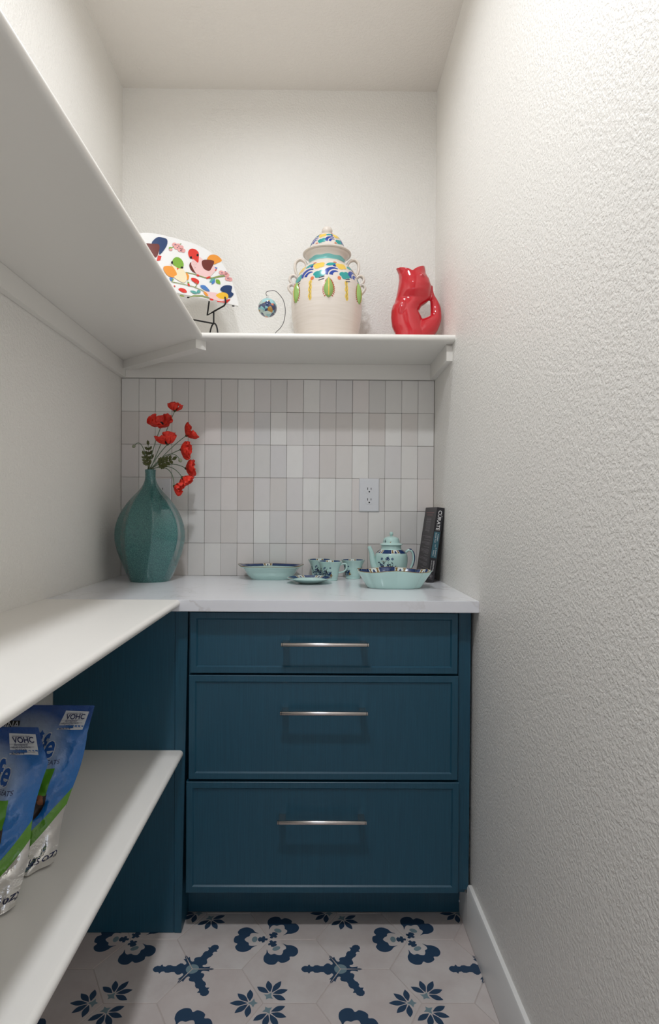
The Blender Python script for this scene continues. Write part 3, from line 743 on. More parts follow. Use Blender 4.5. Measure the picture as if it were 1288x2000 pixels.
for li, ((mn, _w), L) in enumerate(grp.items()):
    P = Print()
    for poly in L:
        pts = [(PW / 2 + a, b) for a, b in (toloc(u, v) for u, v in cp(poly))]
        P.poly(pts)
        if sum(p[0] for p in pts) / len(pts) > .115: P.poly([(-a, b) for a, b in pts[::-1]])
    P.build('painted_birds', M[mn], lambda a, b, e=.0073 + li * .00003: tuple(w3(a, b, e)), pl_)
# the dots on the breast
P = Print()
random.seed(3)
for i in range(26):
    q = toloc(*cp([(random.uniform(440, 472), random.uniform(285, 355))])[0]); P.poly(ell(PW / 2 + q[0], q[1], .0006, .0006, 0, 5))
P.build('painted_dots', M['b_maroon'], lambda a, b: tuple(w3(a, b, .0100)), pl_)
ez = empty('plate_easel', pY(416, 640, 2.08) * 1, 'black wire easel holding the bird platter', 'easel')
eb = ez.location.copy(); eb.z = ZS; ez.location = eb
def epx(u, v, Y): return tuple(pY(u, v, Y) - eb)
s_h = min((i * .001 for i in range(120)), key=lambda d: abs((lambda q: (CM @ (q - Vector((0, 0, CH)))))(P1 - dv * d)[0] / (CM @ (P1 - dv * d - Vector((0, 0, CH))))[1] * FPX + CX - 439))
E_ = P1 - dv * s_h                                # where the front hook carries the platter's lower edge
R_ = pY(405, 616, E_.y + .045); Uq = R_ * .62 + (E_ - Vector((0, 0, .0027))) * .38
T_ = P1 + dv * (R_ - P1).dot(dv) + up * .095 - N * .0037
for off in (0, -.20):
    o3 = dv * off
    sh = lambda q: tuple(Vector(q) + o3)
    pb = [T_, R_, Uq, E_ - N * .004 - Vector((0, 0, .0030)), E_ + N * .008 - Vector((0, 0, .0026)), E_ + N * .0100 + up * .002, E_ + N * .0100 + up * .021]
    MB().tube([sh(q - eb) for q in pb], .0027, 10).build('bracket', M['wire'], ez, smooth=60)
    u0 = Uq - eb; u1 = Vector((u0.x, u0.y, pY(416.5, 632, Uq.y).z - ZS))
    MB().tube([sh(u0), sh(u1)], .0027, 10).build('upright', M['wire'], ez, smooth=60)
    h_ = u1.z; arch = []
    for t in [pi * i / 14 for i in range(15)]:
        arch.append(sh((u1.x + nh.x * .030 * cos(t) + dv.x * .004 * cos(t), u1.y + nh.y * .030 * cos(t), h_ * sin(t) ** .6)))
    MB().tube(arch, .0027, 10).build('foot_arch', M['wire'], ez, smooth=60)
q0 = u1; q1 = q0 - dv * .20
MB().tube([tuple(q0), tuple(q1)], .0027, 10).build('crossbar', M['wire'], ez, smooth=60)

# ================================================================== TEAL VASE AND POPPIES
YV = 2.065
vc = pY(293.5, 1100, YV); VB = Vector((vc.x, YV, ZK))
k = NT('speckled_teal_glaze'); v = k.coord(); n = k.noise(v, 420, 2, .6); n2 = k.noise(v, 14, 3)
c = k.ramp(n, [(.38, srgb('2c5a57')), (.55, srgb('447a76')), (.72, srgb('5f938d'))])
k.l(k.mix(k.math('MULTIPLY', n2, .35), c, srgb('2f5f66')), k.b.inputs['Base Color']); k.set(Roughness=.12)
k.b.inputs['Coat Weight'].default_value = .5; k.b.inputs['Coat Roughness'].default_value = .06; M['vase'] = k.m
vase = empty('vase', VB, 'large teal speckled ribbed vase with narrow neck holding poppies', 'vase')
pxp = [(38.5, 1133), (44, 1122), (49, 1109), (56, 1089), (61.5, 1069), (64.5, 1048), (63, 1029), (57.5, 1010), (48, 991), (36, 974), (23.5, 960), (15.5, 949), (11.2, 939), (10.0, 929), (10.4, 918)]
prof = [(hw * YV / FPX, max(0, pY(293.5, v, YV).z - ZK)) for hw, v in pxp]; prof[0] = (prof[0][0], 0)
def ribs(th, t):
    tw = th - .06 - .26 * sin(pi * min(1, t * 1.05)); q = (tw * 8 / (2 * pi) + .5) % 1.0; q = abs(q - .5) * 2      # 0 on the ridge, 1 in the hollow
    amp = .105 * math.sin(pi * min(1, max(0, (t - .01) / .90))) ** .75 if .01 < t < .91 else 0
    return 1 + amp * ((1 - q) ** 1.7 - .62)
vr = Rev(prof, 6, ribs)
vr.mesh(192, cap1=False).build('body', M['vase'], vase, smooth=60)
zt = prof[-1][1]; rt = prof[-1][0]
MB().lathe([(rt, zt), (rt - .001, zt + .0015), (rt - .003, zt + .0008), (rt - .0035, zt - .02), (rt - .0035, zt - .05)], 40, cap0=False).build('rim', M['vase'], vase, smooth=60)
MB().lathe([(prof[0][0] * .93, .0002), (prof[0][0] * .955, .004)], 60, fn=lambda th, r, z: (r * cos(th), r * sin(th)), cap0=False, cap1=False).build('foot', plain('raw_clay', 'b59a7c', .8), vase)
VM = VB + Vector((0, 0, zt))

M['petal'] = None
k = NT('poppy_petal'); v = k.coord(); n = k.noise(v, 130, 3)
k.l(k.ramp(n, [(.3, srgb('d01c10')), (.7, srgb('ee3a20'))]), k.b.inputs['Base Color']); k.set(Roughness=.55); k.b.inputs['Subsurface Weight'].default_value = .0
M['petal'] = k.m
M['pcent'] = plain('poppy_center', '1c1a1d', .7); M['calyx'] = plain('poppy_calyx', '3f4a2a', .7)
M['stem'] = plain('poppy_stem', '6c8067', .6); M['leafg'] = plain('poppy_leaf', '4d5226', .65); M['bud'] = plain('poppy_bud', '8e9479', .8)
def bez(p, q, r, n=14): return [tuple(p * (1 - t) ** 2 + q * (2 * t * (1 - t)) + r * t * t) for t in [i / n for i in range(n + 1)]]
def basis(ax):
    a = Vector((0, 0, 1)) if abs(ax.z) < .9 else Vector((1, 0, 0)); e = (a - ax * a.dot(ax)).normalized(); return e, ax.cross(e)
def poppy(u, v, dY, axis, size, label, bend, npet=5, opening=62, seed=1, ctrl=None, m=(0, 0)):
    rnd = random.Random(seed); C = pY(u, v, YV + dY) - VM; ax = Vector(axis).normalized()
    t = empty('poppy', VM, label, 'flower', 'red poppies in the teal vase')
    C0 = C - ax * size * .35
    for _ in range(4): rnd.random()
    root = Vector((m[0] * .0008, m[1] * .0008, -.045)); mouth = Vector((m[0] * .001, m[1] * .001, .004))
    cpt = Vector(ctrl) if ctrl else (mouth + C0) / 2 + Vector(bend)
    pts = [tuple(root)] + bez(mouth, cpt, C0)
    MB().tube(pts, .0014, 8).build('stem', M['stem'], t, smooth=60)
    e1, e2 = basis(ax)
    for i in range(npet):
        ph0 = 2 * pi * i / npet + rnd.uniform(-.2, .2); op = R(opening + rnd.uniform(-14, 10)); ln = size * rnd.uniform(.92, 1.15); sdd = rnd.uniform(0, 50); inner = i % 2
        def pf(a, b):
            x = a * 2 - 1; w = 1.0 * (b ** .55); ang = ph0 + x * w * (pi / npet) * 1.6
            th = op * (1.38 - .66 * b); ruf = noise.noise(Vector((x * 2.5 + sdd, b * 2, sdd))) ; ruf2 = noise.noise(Vector((x * 7 + sdd, 3, sdd * 2)))
            L = ln * (b * (1 - .12 * x * x) + .10 * b * b * ruf2); th += ruf * .32 * b + (.05 if inner else -.03)
            rad = e1 * cos(ang) + e2 * sin(ang)
            rr_ = L * (.10 / max(b, .1) if False else 1)
            P = C0 + ax * (L * cos(th) * .9) + rad * (L * sin(th) + size * .04 * (1 if inner else 1.3))
            return P
        pm = MB().grid(pf, 12, 10).build('petal', M['petal'], t, smooth=80)
        md = pm.modifiers.new('thick', 'SOLIDIFY'); md.thickness = .0005
    cm = []
    for i in range(7):
        ph = pi * i / 6
        for j in range(10): cm.append(tuple(C0 + ax * (size * .16 - size * .2 * cos(ph)) + (e1 * cos(2 * pi * j / 10) + e2 * sin(2 * pi * j / 10)) * (size * .17 * sin(ph) + 1e-4)))
    MB().add(cm, [(i * 10 + j, i * 10 + (j + 1) % 10, (i + 1) * 10 + (j + 1) % 10, (i + 1) * 10 + j) for i in range(6) for j in range(10)]).build('seed_head', M['pcent'], t, smooth=80)
    MB().tube([tuple(C0 - ax * .004), tuple(C0 - ax * .001), tuple(C0 + ax * .003)], [.0015, .0045, .0065], 10).build('calyx', M['calyx'], t, smooth=60)
    return t
V3 = Vector
poppy(342, 796, 0.030, (.05, .10, 1), .034, 'topmost red poppy, highest above the vase', (0, 0, 0), seed=2, opening=60, m=(-2.5, 8.5))
poppy(315, 824, -0.010, (.12, -.62, .85), .046, 'red poppy open wide to show its black center', (-.01, 0, 0), seed=5, opening=74, m=(-5, 1.5))
poppy(327, 858, -0.050, (-.05, -.05, 1), .047, 'red poppy seen from the side directly below the open one', (0, 0, .01), seed=7, opening=62, m=(-1.5, -5))
poppy(371, 846, 0.045, (.80, .10, .62), .043, 'red poppy leaning over the bare tile, upper bloom of the tilted pair', (.005, 0, .02), seed=9, opening=58, m=(3, 7.5))
poppy(362, 878, -0.015, (.88, .05, .02), .042, 'red poppy leaning over the bare tile, lower bloom of the tilted pair', (0, 0, .015), seed=11, opening=56, m=(3, 0))
poppy(371, 914, 0.040, (.90, .10, .10), .040, 'red poppy drooping sideways beside the pale bud', (.01, 0, .03), seed=14, opening=56, m=(8.5, 6))
poppy(361, 938, -0.008, (.65, .05, -.72), .038, 'red poppy facing down between two drooping blooms', (.015, 0, .04), seed=17, opening=54, m=(9.5, 0))
poppy(346, 953, -0.060, (.75, -.15, -.45), .034, 'small orange red poppy hanging lowest beside the outlet', (.035, 0, .05), seed=21, opening=52, m=(8, -8))
def bud(u, v, dY, ctrl, label, r=.0052, m=(0, 0)):
    C = pY(u, v, YV + dY) - VM; t = empty('poppy_bud', VM, label, 'flower bud', 'poppy buds in the teal vase')
    mo = V3((m[0] * .001, m[1] * .001, .004)); pts = [(mo.x * .8, mo.y * .8, -.045)] + bez(mo, V3(ctrl), C, 18)
    MB().tube(pts, .0013, 8).build('stem', M['stem'], t, smooth=60)
    d = (Vector(pts[-1]) - Vector(pts[-2])).normalized(); e1, e2 = basis(d); cm = []
    for i in range(9):
        ph = pi * i / 8
        for j in range(12): cm.append(tuple(C + d * (r * 1.2 * (1 - cos(ph))) + (e1 * cos(2 * pi * j / 12) + e2 * sin(2 * pi * j / 12)) * (r * sin(ph) * (1 + .06 * (j % 2)) + 1e-4)))
    MB().add(cm, [(i * 12 + j, i * 12 + (j + 1) % 12, (i + 1) * 12 + (j + 1) % 12, (i + 1) * 12 + j) for i in range(8) for j in range(12)]).build('bud_head', M['bud'], t, smooth=80)
bl = pY(282, 858, YV) - VM
bud(264, 869, 0, (bl.x - .005, 0, bl.z + .012), 'greenish closed bud nodding toward the shelf wall on a bare arching stem', m=(-8.5, 4.5))
b2 = pY(338, 872, YV) - VM
bud(350, 896, -.045, (b2.x, -.03, b2.z), 'pale grey bud among the drooping poppies', .006, m=(3.5, -6.5))
def leafspray(u0, v0, u1, v1, dY, n, L, label, m=(0, 0)):
    A = V3((0, 0, 0)); B = pY(u1, v1, YV + dY) - VM; A2 = pY(u0, v0, YV + dY * .5) - VM
    t = empty('poppy_leaf', VM, label, 'leaf', 'serrated leaves at the vase mouth')
    MB().tube([(m[0] * .0008, m[1] * .0008, -.03), (m[0] * .001, m[1] * .001, .003), tuple(A2), tuple((A2 + B) / 2), tuple(B)], [.0014, .0013, .0012, .001, .0006], 6).build('stem', M['leafg'], t, smooth=60)
    ax = (B - A2); ln = ax.length; ax.normalize(); sd = ax.cross(V3((0, -1, 0))).normalized()
    for i in range(n):
        f = (i // 2 + .3) / (n / 2); s_ = 1 if i % 2 else -1
        if i == n - 1: base, dr, l_ = A2 + ax * ln * .8, ax, L * .8
        else: base, dr, l_ = A2 + ax * ln * f * .85, (ax * .75 + sd * s_ * .8).normalized(), L * (1.05 - .45 * f)
        wd = dr.cross(V3((0, -1, .2))).normalized()
        def lf(a, b, base=base, dr=dr, l_=l_, wd=wd):
            x = a * 2 - 1; w = .28 * l_ * math.sin(pi * (b * .88 + .06)) * (1 + .22 * math.cos(b * 18)); return base + dr * l_ * b + wd * x * w + V3((0, -.1 * l_ * b * b + .05 * l_ * x * x, 0))
        o = MB().grid(lf, 4, 10).build('leaflet', M['leafg'], t, smooth=80)
        md = o.modifiers.new('thick', 'SOLIDIFY'); md.thickness = .0006
leafspray(292, 900, 289, 862, .020, 7, .022, 'dark green serrated leaf standing upright at the vase mouth', (-8, 8.5))
leafspray(291, 910, 280, 884, -.030, 7, .020, 'dark green serrated leaf spreading toward the shelf wall from the vase rim', (-8, -5))
leafspray(308, 908, 344, 894, -.075, 9, .026, 'dark green serrated leaf spreading under the red poppies', (2, -10.5))

# ================================================================== AQUA CHINA
k = NT('aqua_china'); v = k.coord(); k.set(Base_Color=srgb('bfe0d9'), Roughness=.14); k.b.inputs['Coat Weight'].default_value = .4
k.bump(k.noise(v, 35, 2), .03, .002); M['aqua'] = k.m
M['c_navy'] = plain('china_navy', '1f3a6b', .2); M['c_gold'] = plain('china_gold_brown', '8a6a32', .3); M['c_ink'] = plain('china_ink', '1c2a3c', .25); M['c_white'] = plain('china_white', 'e6ece6', .2)
def band(fn, name_parent, n, x0, x1, hgt, layers_eps, seed=0, navy_len=.6):
    """rim band: navy bars alternating with white panels holding gold and navy wedges; x runs 0..1 round the rim"""
    nv_, wh, gd = Print(), Print(), Print()
    for i in range(n):
        a = x0 + (x1 - x0) * i / n; b = x0 + (x1 - x0) * (i + navy_len) / n; c = x0 + (x1 - x0) * (i + 1) / n
        for P_, lo_, hi_ in ((nv_, a, b), (wh, b, c)):
            for row in range(4):
                y0_, y1_ = hgt * row / 4, hgt * (row + 1) / 4; tl = [lo_ + (hi_ - lo_) * q / 16 for q in range(17)]
                P_.poly([(x, y0_) for x in tl] + [(x, y1_) for x in tl[::-1]])
        w = c - b
        for q in (.16, .84): gd.poly([(b + w * (q - .12), hgt * .1), (b + w * (q + .12), hgt * .1), (b + w * (q + .06), hgt * .6), (b + w * (q + .13), hgt * .92), (b + w * (q - .13), hgt * .92), (b + w * (q - .06), hgt * .6)])
        nv_.poly([(b + w * .34, hgt * .06), (b + w * .66, hgt * .06), (b + w * .58, hgt * .55), (b + w * .5, hgt * .8), (b + w * .42, hgt * .55)])
    for P, m_, e, nm in ((wh, 'c_white', 0, 'white_panels'), (nv_, 'c_navy', .0002, 'navy_band'), (gd, 'c_gold', .0005, 'gold_marks')):
        P.build(nm, M[m_], (lambda x, y, e=e: fn(x, y, layers_eps + e)), name_parent, maxlen=.012)
def sprig(seed, w, h_):
    """little garden of flowers and leaves, returns layers of outlines in metres (x, y)"""
    r = random.Random(seed); ink, blue, gold = [], [], []
    for i in range(11):
        x = r.uniform(-.5, .3) * w; y0 = 0; L = r.uniform(.35, .95) * h_; a = R(90 + r.uniform(-32, 32))
        ink.append(strip([(x, y0), (x + L * .5 * cos(a), L * .5 * sin(a)), (x + L * cos(a) + .1 * w * r.uniform(-1, 1), L * sin(a))], .0009))
        for q in range(4):
            t_ = r.uniform(.25, 1); ink.append(leafp(x + L * t_ * cos(a), L * t_ * sin(a), .16 * h_, .055 * h_, a + r.choice((-1, 1)) * r.uniform(.5, 1.3), 5))
    for i in range(7):
        x, y = r.uniform(-.5, .4) * w, r.uniform(.25, .95) * h_; s_ = .05 * h_
        for q in range(5): blue.append(ell(x + s_ * cos(q * 1.257), y + s_ * sin(q * 1.257), s_ * .75, s_ * .55, q * 1.257, 7))
    for i in range(6): blue.append(leafp(r.uniform(-.1, .4) * w, r.uniform(0, .15) * h_, .5 * h_, .08 * h_, R(r.uniform(35, 100)), 6))
    for i in range(3): gold.append(leafp(r.uniform(.2, .45) * w, .02 * h_, .32 * h_, .10 * h_, R(r.uniform(20, 80)), 6))
    for i in range(3): gold.append(ell(r.uniform(-.4, .3) * w, r.uniform(.3, .8) * h_, .03 * h_, .025 * h_, 0, 7))
    blue.append(strip([(-.45 * w, .01 * h_), (0, -.02 * h_), (.45 * w, .02 * h_)], .07 * h_))
    return ink, blue, gold
def put_sprig(rev, th, z, seed, w, h_, par):
    s0 = rev.s_of_z(z); rr_ = rev.at(s0 + h_ / 2)[0]
    for L, m_, e in zip(sprig(seed, w, h_), ('c_ink', 'c_navy', 'c_gold'), (.0002, .0003, .0004)):
        Print().polys(L).build('painted_sprig', M[m_], rev.on(th, s0, e, rr_), par, maxlen=.004)

def flute8(th, t): return 1 + .014 * cos(8 * th) * min(1, t * 2)
def cup(u, v, Y, label, hand_rz, sprig_th):
    c = pZ(u, v, ZK) if Y is None else pY(u, v, Y)
    t = empty('teacup', (c.x, c.y, ZK), label, 'cup', 'aqua teacups on the counter')
    out = Rev([(.0245, 0), (.0265, .002), (.0255, .005), (.0275, .013), (.030, .028), (.0325, .044), (.037, .056), (.0418, .0655)], 5, flute8)
    inn = Rev([(.002, .006), (.020, .008), (.027, .028), (.030, .044), (.0345, .056), (.0402, .0662)], 5, flute8)
    m = out.mesh(56, cap1=False); ns = len(out.p) - 1
    im = inn.mesh(56, cap0=True, cap1=False); m.add(im.v, im.f)
    n = 56; o0 = ns * n; i0 = len(out.p) * n + (len(inn.p) - 1) * n
    m.f += [(o0 + j, o0 + (j + 1) % n, i0 + (j + 1) % n, i0 + j) for j in range(n)]; m.mi += [0] * n
    b = m.build('bowl', M['aqua'], t, smooth=50)
    si = inn.s_of_z(.050); sl = inn.d[-1] - si
    band(lambda x, y, e: inn.pt(x * 2 * pi, si + y, -e), b, 4, 0.06, 1.06, sl * .96, .0003, navy_len=.52)
    for q in (0, pi): put_sprig(out, sprig_th + q, .014, 3, .036, .036, b)
    hp_ = [(.031, .052), (.046, .0575), (.0555, .056), (.0575, .047), (.053, .036), (.045, .030), (.030, .027)]
    ca, sa = cos(hand_rz), sin(hand_rz)
    MB().tube(spline([(x * ca, x * sa, z) for x, z in hp_], 4, closed=False), .0026, 10, flat=1.3, ref=(0, 0, 1)).build('handle', M['aqua'], t, smooth=70)
    return t
cup(645, 1115, 2.107, 'aqua teacup with angular handle in front of the other cups', R(-8), R(-24))
cup(625, 1112, 2.183, 'aqua teacup partly hidden behind the cup with the angular handle', R(40), R(-12))
cup(690, 1112, 2.172, 'plain sided aqua teacup standing between the teapot and the other cups', R(60), R(-58))

# saucer
c = pY(605, 1132, 2.020)
sa_ = empty('saucer', (c.x, c.y, ZK), 'aqua saucer with navy and gold rim in front of the cups', 'saucer')
so = Rev([(.030, 0), (.034, .001), (.045, .005), (.060, .011), (.0745, .0165)], 5); sit = Rev([(.002, .003), (.030, .0038), (.044, .0082), (.058, .0135), (.0738, .0185)], 5)
m = so.mesh(64, cap1=False); n = 64; o0 = (len(so.p) - 1) * n; im = sit.mesh(64, cap1=False); m.add(im.v, im.f); i0 = len(so.p) * n + (len(sit.p) - 1) * n
m.f += [(o0 + j, o0 + (j + 1) % n, i0 + (j + 1) % n, i0 + j) for j in range(n)]; m.mi += [0] * n
sb_ = m.build('plate', M['aqua'], sa_, smooth=50)
band(lambda x, y, e: sit.pt(x * 2 * pi, sit.d[-1] - .020 + y, -e), sb_, 6, .12, 1.12, .0185, .0003, navy_len=.55)

# shaped bowls: outline k(theta) scaled by profile
def shaped_bowl(name, loc, label, ax, ay, plan, prof_o, prof_i, rimw, nband, bx0, bandh, navy_len=.6, rz=0):
    t = empty(name, loc, label, 'bowl', rz=rz); n = 96
    def pt(th, s_, z, k1): kx = plan(th, k1); return Vector((ax * s_ * kx * sin(th), -ay * s_ * kx * cos(th), z + rimw(th) * max(0, k1 - .5) * 2))
    ro, ri = spline(prof_o, 4, closed=False), spline(prof_i, 4, closed=False)
    H = prof_o[-1][1]
    vs = [pt(2 * pi * j / n, s_, z, z / H) for s_, z in ro for j in range(n)] + [pt(2 * pi * j / n, s_, z, z / H) for s_, z in ri[::-1] for j in range(n)]
    m_ = len(ro) + len(ri)
    fs = [(i * n + j, i * n + (j + 1) % n, (i + 1) * n + (j + 1) % n, (i + 1) * n + j) for i in range(m_ - 1) for j in range(n)] + [tuple(range(n - 1, -1, -1)), tuple((m_ - 1) * n + j for j in range(n))]
    b = MB().add(vs, fs).build('bowl', M['aqua'], t, smooth=55)
    def bf(x, y, e):
        th = x * 2 * pi; f = 1 - y / bandh     # y=bandh at the rim
        L = len(ri) - 1; d = y; i = L
        zt_ = prof_i[-1][1] - (bandh - y)
        for i in range(L):
            if ri[i][1] <= zt_ <= ri[i + 1][1]: break
        q = (zt_ - ri[i][1]) / max(1e-9, ri[i + 1][1] - ri[i][1]); s_ = ri[i][0] + (ri[i + 1][0] - ri[i][0]) * q
        p = pt(th, s_, zt_, zt_ / H); return p + Vector((-sin(th), cos(th), .6)).normalized() * e
    band(bf, b, nband, bx0, bx0 + 1, bandh, .0011, navy_len=navy_len)
    g = Print(); seg = 96
    MB().tube([tuple(pt(2 * pi * j / n, ri[-1][0] * 1.004, prof_i[-1][1] + .0006, prof_i[-1][1] / H)) for j in range(n)], .0009, 6, closed=True).build('gilt_edge', M['c_gold'], b, smooth=80)
    return t
c1 = pY(769, 1130, 1.918)
def plan1(th, k1):
    n_ = 3.0; k0 = (abs(sin(th)) ** n_ + abs(cos(th)) ** n_) ** (-1 / n_)
    return k0 * (1 + 0.11 * (abs(cos(4 * th + pi / 2)) ** .7 - .6) * (.55 + .45 * k1))
shaped_bowl('scalloped_bowl', (c1.x, 1.918, ZK), 'deep pale aqua scalloped bowl with navy and gold inner border, in front of the teapot', .112, .078, plan1,
            [(.70, 0), (.74, .003), (.80, .014), (.88, .030), (.97, .046), (1.0, .053)], [(.10, .006), (.66, .007), (.75, .016), (.84, .031), (.93, .046), (.965, .0535)], lambda th: .003 * cos(4 * th), 8, -.02, .017, .58)
c2 = pY(529.5, 1115, 2.148)
def plan2(th, k1):
    n_ = 2.7; k0 = (abs(sin(th)) ** n_ + abs(cos(th)) ** n_) ** (-1 / n_)
    return k0 * (1 + .018 * cos(8 * th) * k1)
shaped_bowl('oval_bowl', (c2.x, 2.148, ZK), 'wide aqua oval serving bowl with flared rim near the tile wall', .113, .078, plan2,
            [(.60, 0), (.63, .003), (.72, .014), (.80, .028), (.88, .037), (.97, .0415), (1.0, .0445)], [(.10, .006), (.56, .007), (.69, .017), (.78, .031), (.86, .040), (.955, .0445), (.985, .0455)], lambda th: .0035 * sin(th) ** 2 + .0015 * cos(4 * th), 4, .30, .007, .8)

# teapot
c = pY(764.5, 1090, 2.135)
tpot = empty('teapot', (c.x, 2.135, ZK), 'aqua teapot with painted flowers and domed lid beside the book', 'teapot')
tb = Rev([(.036, 0), (.040, .003), (.042, .010), (.050, .028), (.0555, .052), (.0570, .072), (.0545, .090), (.0455, .100), (.0395, .1045), (.0355, .108), (.0345, .117), (.0345, .1205)], 6)
tbo = tb.mesh(64).build('body', M['aqua'], tpot, smooth=50)
s0 = tb.s_of_z(.0935); sl = tb.s_of_z(.1055) - s0
band(lambda x, y, e: tb.pt(x * 2 * pi, s0 + y, e), tbo, 5, -.12, .88, sl, .0003, navy_len=.5)
put_sprig(tb, R(-26), .028, 8, .062, .058, tbo); put_sprig(tb, R(154), .028, 8, .062, .058, tbo)
tl = Rev([(.0385, .121), (.0400, .1225), (.0385, .1245), (.0305, .129), (.0285, .136), (.0245, .145), (.0150, .150), (.0070, .1515), (.004, .152)], 5)
tlo = tl.mesh(56).build('lid', M['aqua'], tpot, smooth=50)
Rev([(.0030, .151), (.0035, .154), (.0060, .157), (.0065, .161), (.0045, .1655), (.001, .167)], 4).mesh(24).build('knob', M['aqua'], tlo, smooth=70)
ink, blue, gold = sprig(12, .03, .016)
Print().polys(ink[:20]).build('painted_sprig', M['c_ink'], tl.on(R(-40), tl.s_of_z(.130), .0003, .028), tlo)
Print().polys(gold[:3]).build('painted_sprig', M['c_gold'], tl.on(R(-40), tl.s_of_z(.130), .0005, .028), tlo)
MB().tube(spline([(-.046, -.004, .034), (-.058, -.006, .046), (-.0655, -.007, .070), (-.069, -.008, .092), (-.0755, -.009, .110), (-.0775, -.009, .117)], 5, closed=False), [.0150 - .0095 * (i / 25) ** .7 for i in range(26)], 16).build('spout', M['aqua'], tpot, smooth=60)
hpts = spline([(.048, -.002, .092), (.058, -.003, .103), (.069, -.004, .102), (.0765, -.004, .088), (.077, -.004, .068), (.070, -.003, .045), (.060, -.002, .030), (.050, -.001, .026)], 5, closed=False)
ho = MB().tube(hpts, .0042, 12, flat=1.35, ref=(1, 0, 0)).build('handle', M['aqua'], tpot, smooth=70)
MB().tube([(x + .0028 if z > .05 else x + .0024, y, z + (.0026 if x < .066 and z > .09 else 0)) for x, y, z in hpts[4:-6]], .0027, 8, flat=1.9, ref=(1, 0, 0)).build('navy_stripe', M['c_navy'], ho, smooth=70)

# ================================================================== COOKBOOK
BT, BH, BD = .0255, .252, .182
bp = pZ(848, 1138, ZK)
bk = empty('cookbook', (.4026, bp.y, ZK), 'black hardcover cookbook leaning on the textured wall behind the scalloped bowl', 'book')
bk.rotation_euler = (0, R(8.0), R(1.5))
M['cover'] = plain('book_cover_black', '232024', .42); M['back_cover'] = plain('book_back_charcoal', '3a3538', .5); M['paper'] = plain('book_paper', 'd8d2c6', .9)
M['bteal'] = plain('book_teal', '34606c', .5); M['bwhite'] = plain('book_white_print', 'e4e2e0', .5); M['bred'] = plain('book_red_print', '8c5a5c', .5); M['bgrey'] = plain('book_grey_print', '8d888b', .5)
MB().box(-BT + .003, -.003, .004, BD - .004, .003, BH - .003).build('pages', M['paper'], bk, smooth=0)
cv = MB().box(-BT, -BT + .003, 0, BD, 0, BH).build('back_cover', M['back_cover'], bk, bevel=.0006)
MB().box(-.003, 0, 0, BD, 0, BH).build('front_cover', M['cover'], bk, bevel=.0006)
sp = MB().box(-BT + .0002, -.0002, -.0016, .003, 0, BH).build('spine', M['cover'], bk, bevel=.0010)
on_sp = lambda e: (lambda x, y: Vector((x, -.0016 - e, y)))
xm = -BT / 2
Print().poly(rect(-BT + .0025, .082, -.0035, .170)).build('teal_block', M['bteal'], on_sp(.0002), sp)
P = Print(); P.text('C\u00daRATE', xm - .0060, .2425, .0165, rot=-pi / 2, bold=.0002, sx=1.08)
P.build('title', M['bwhite'], on_sp(.0002), sp)
P = Print(); P.text('Authentic', xm + .0022, .163, .0062, rot=-pi / 2); P.text('Spanish Food', xm - .0050, .167, .0062, rot=-pi / 2); P.text('from', xm - .0016, .127, .0045, rot=-pi / 2)
P.text('an American', xm + .0022, .117, .0062, rot=-pi / 2); P.text('Kitchen', xm - .0050, .108, .0062, rot=-pi / 2); P.build('subtitle', M['bwhite'], on_sp(.0004), sp)
P = Print(); P.text('KATIE BUTTON', xm + .0012, .073, .0052, rot=-pi / 2, bold=.0001); P.text('with Genevieve Ko', xm - .0056, .073, .0042, rot=-pi / 2); P.build('author', M['bwhite'], on_sp(.0002), sp)
ringp = [(xm + .0048 * cos(t), .0205 + .0048 * sin(t)) for t in [2 * pi * i / 24 for i in range(25)]]
P = Print().poly(strip(ringp, .0007)).poly(leafp(xm, .0165, .008, .004, pi / 2)).polys([rect(xm - .006 + q * .0026, .0105, xm - .0044 + q * .0026, .0118) for q in range(5)]); P.build('publisher_mark', M['bgrey'], on_sp(.0002), sp)
on_bk = lambda e: (lambda x, y: Vector((-BT - e, x, y)))          # x = distance from the spine
random.seed(8); red, wht = Print(), Print()
red.poly(rect(.030, .232, .158, .2345)).poly(rect(.050, .224, .140, .2265))
def para(z, n, x0, x1, dz=.0042):
    for i in range(n):
        xe = x1 - (random.uniform(.03, .08) if i == n - 1 else random.uniform(0, .006)); xx = x0
        while xx < xe - .004:
            w = random.uniform(.006, .02); wht.poly(rect(xx, z, min(xx + w, xe), z + .0013)); xx += w + .0018
        z -= dz
    return z
para(.213, 13, .062, .140, .0040)
z = .150
for n in (2, 1, 3, 1, 4, 1, 3, 3, 1, 4): z = para(z, n, .030, .165, .0040) - .0045
red.build('print_red', M['bred'], on_bk(.0002), cv); wht.build('print_grey', M['bgrey'], on_bk(.0002), cv)

# ================================================================== TREAT BAGS
k = NT('printed_foil_bag')
uv = k.n('UVMap'); uv.uv_map = 'UVMap'; sp_ = k.n('SeparateXYZ'); k.l(uv.outputs[0], sp_.inputs[0]); X_, T_ = sp_.outputs[0], sp_.outputs[1]
curve = k.math('ADD', k.math('MULTIPLY', k.math('MULTIPLY', X_, X_), .30), .17)           # print edge climbing toward the sides
s_ = k.math('SUBTRACT', T_, curve)
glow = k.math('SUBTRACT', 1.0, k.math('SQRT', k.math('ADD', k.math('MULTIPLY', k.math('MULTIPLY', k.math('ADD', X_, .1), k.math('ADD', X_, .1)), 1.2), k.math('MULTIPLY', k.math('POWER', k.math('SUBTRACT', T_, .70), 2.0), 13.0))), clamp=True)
blue = k.ramp(T_, [(.2, srgb('1767b0')), (.6, srgb('1d72bd')), (.84, srgb('1d66ad')), (.9, srgb('124a8e')), (1, srgb('10468c'))])
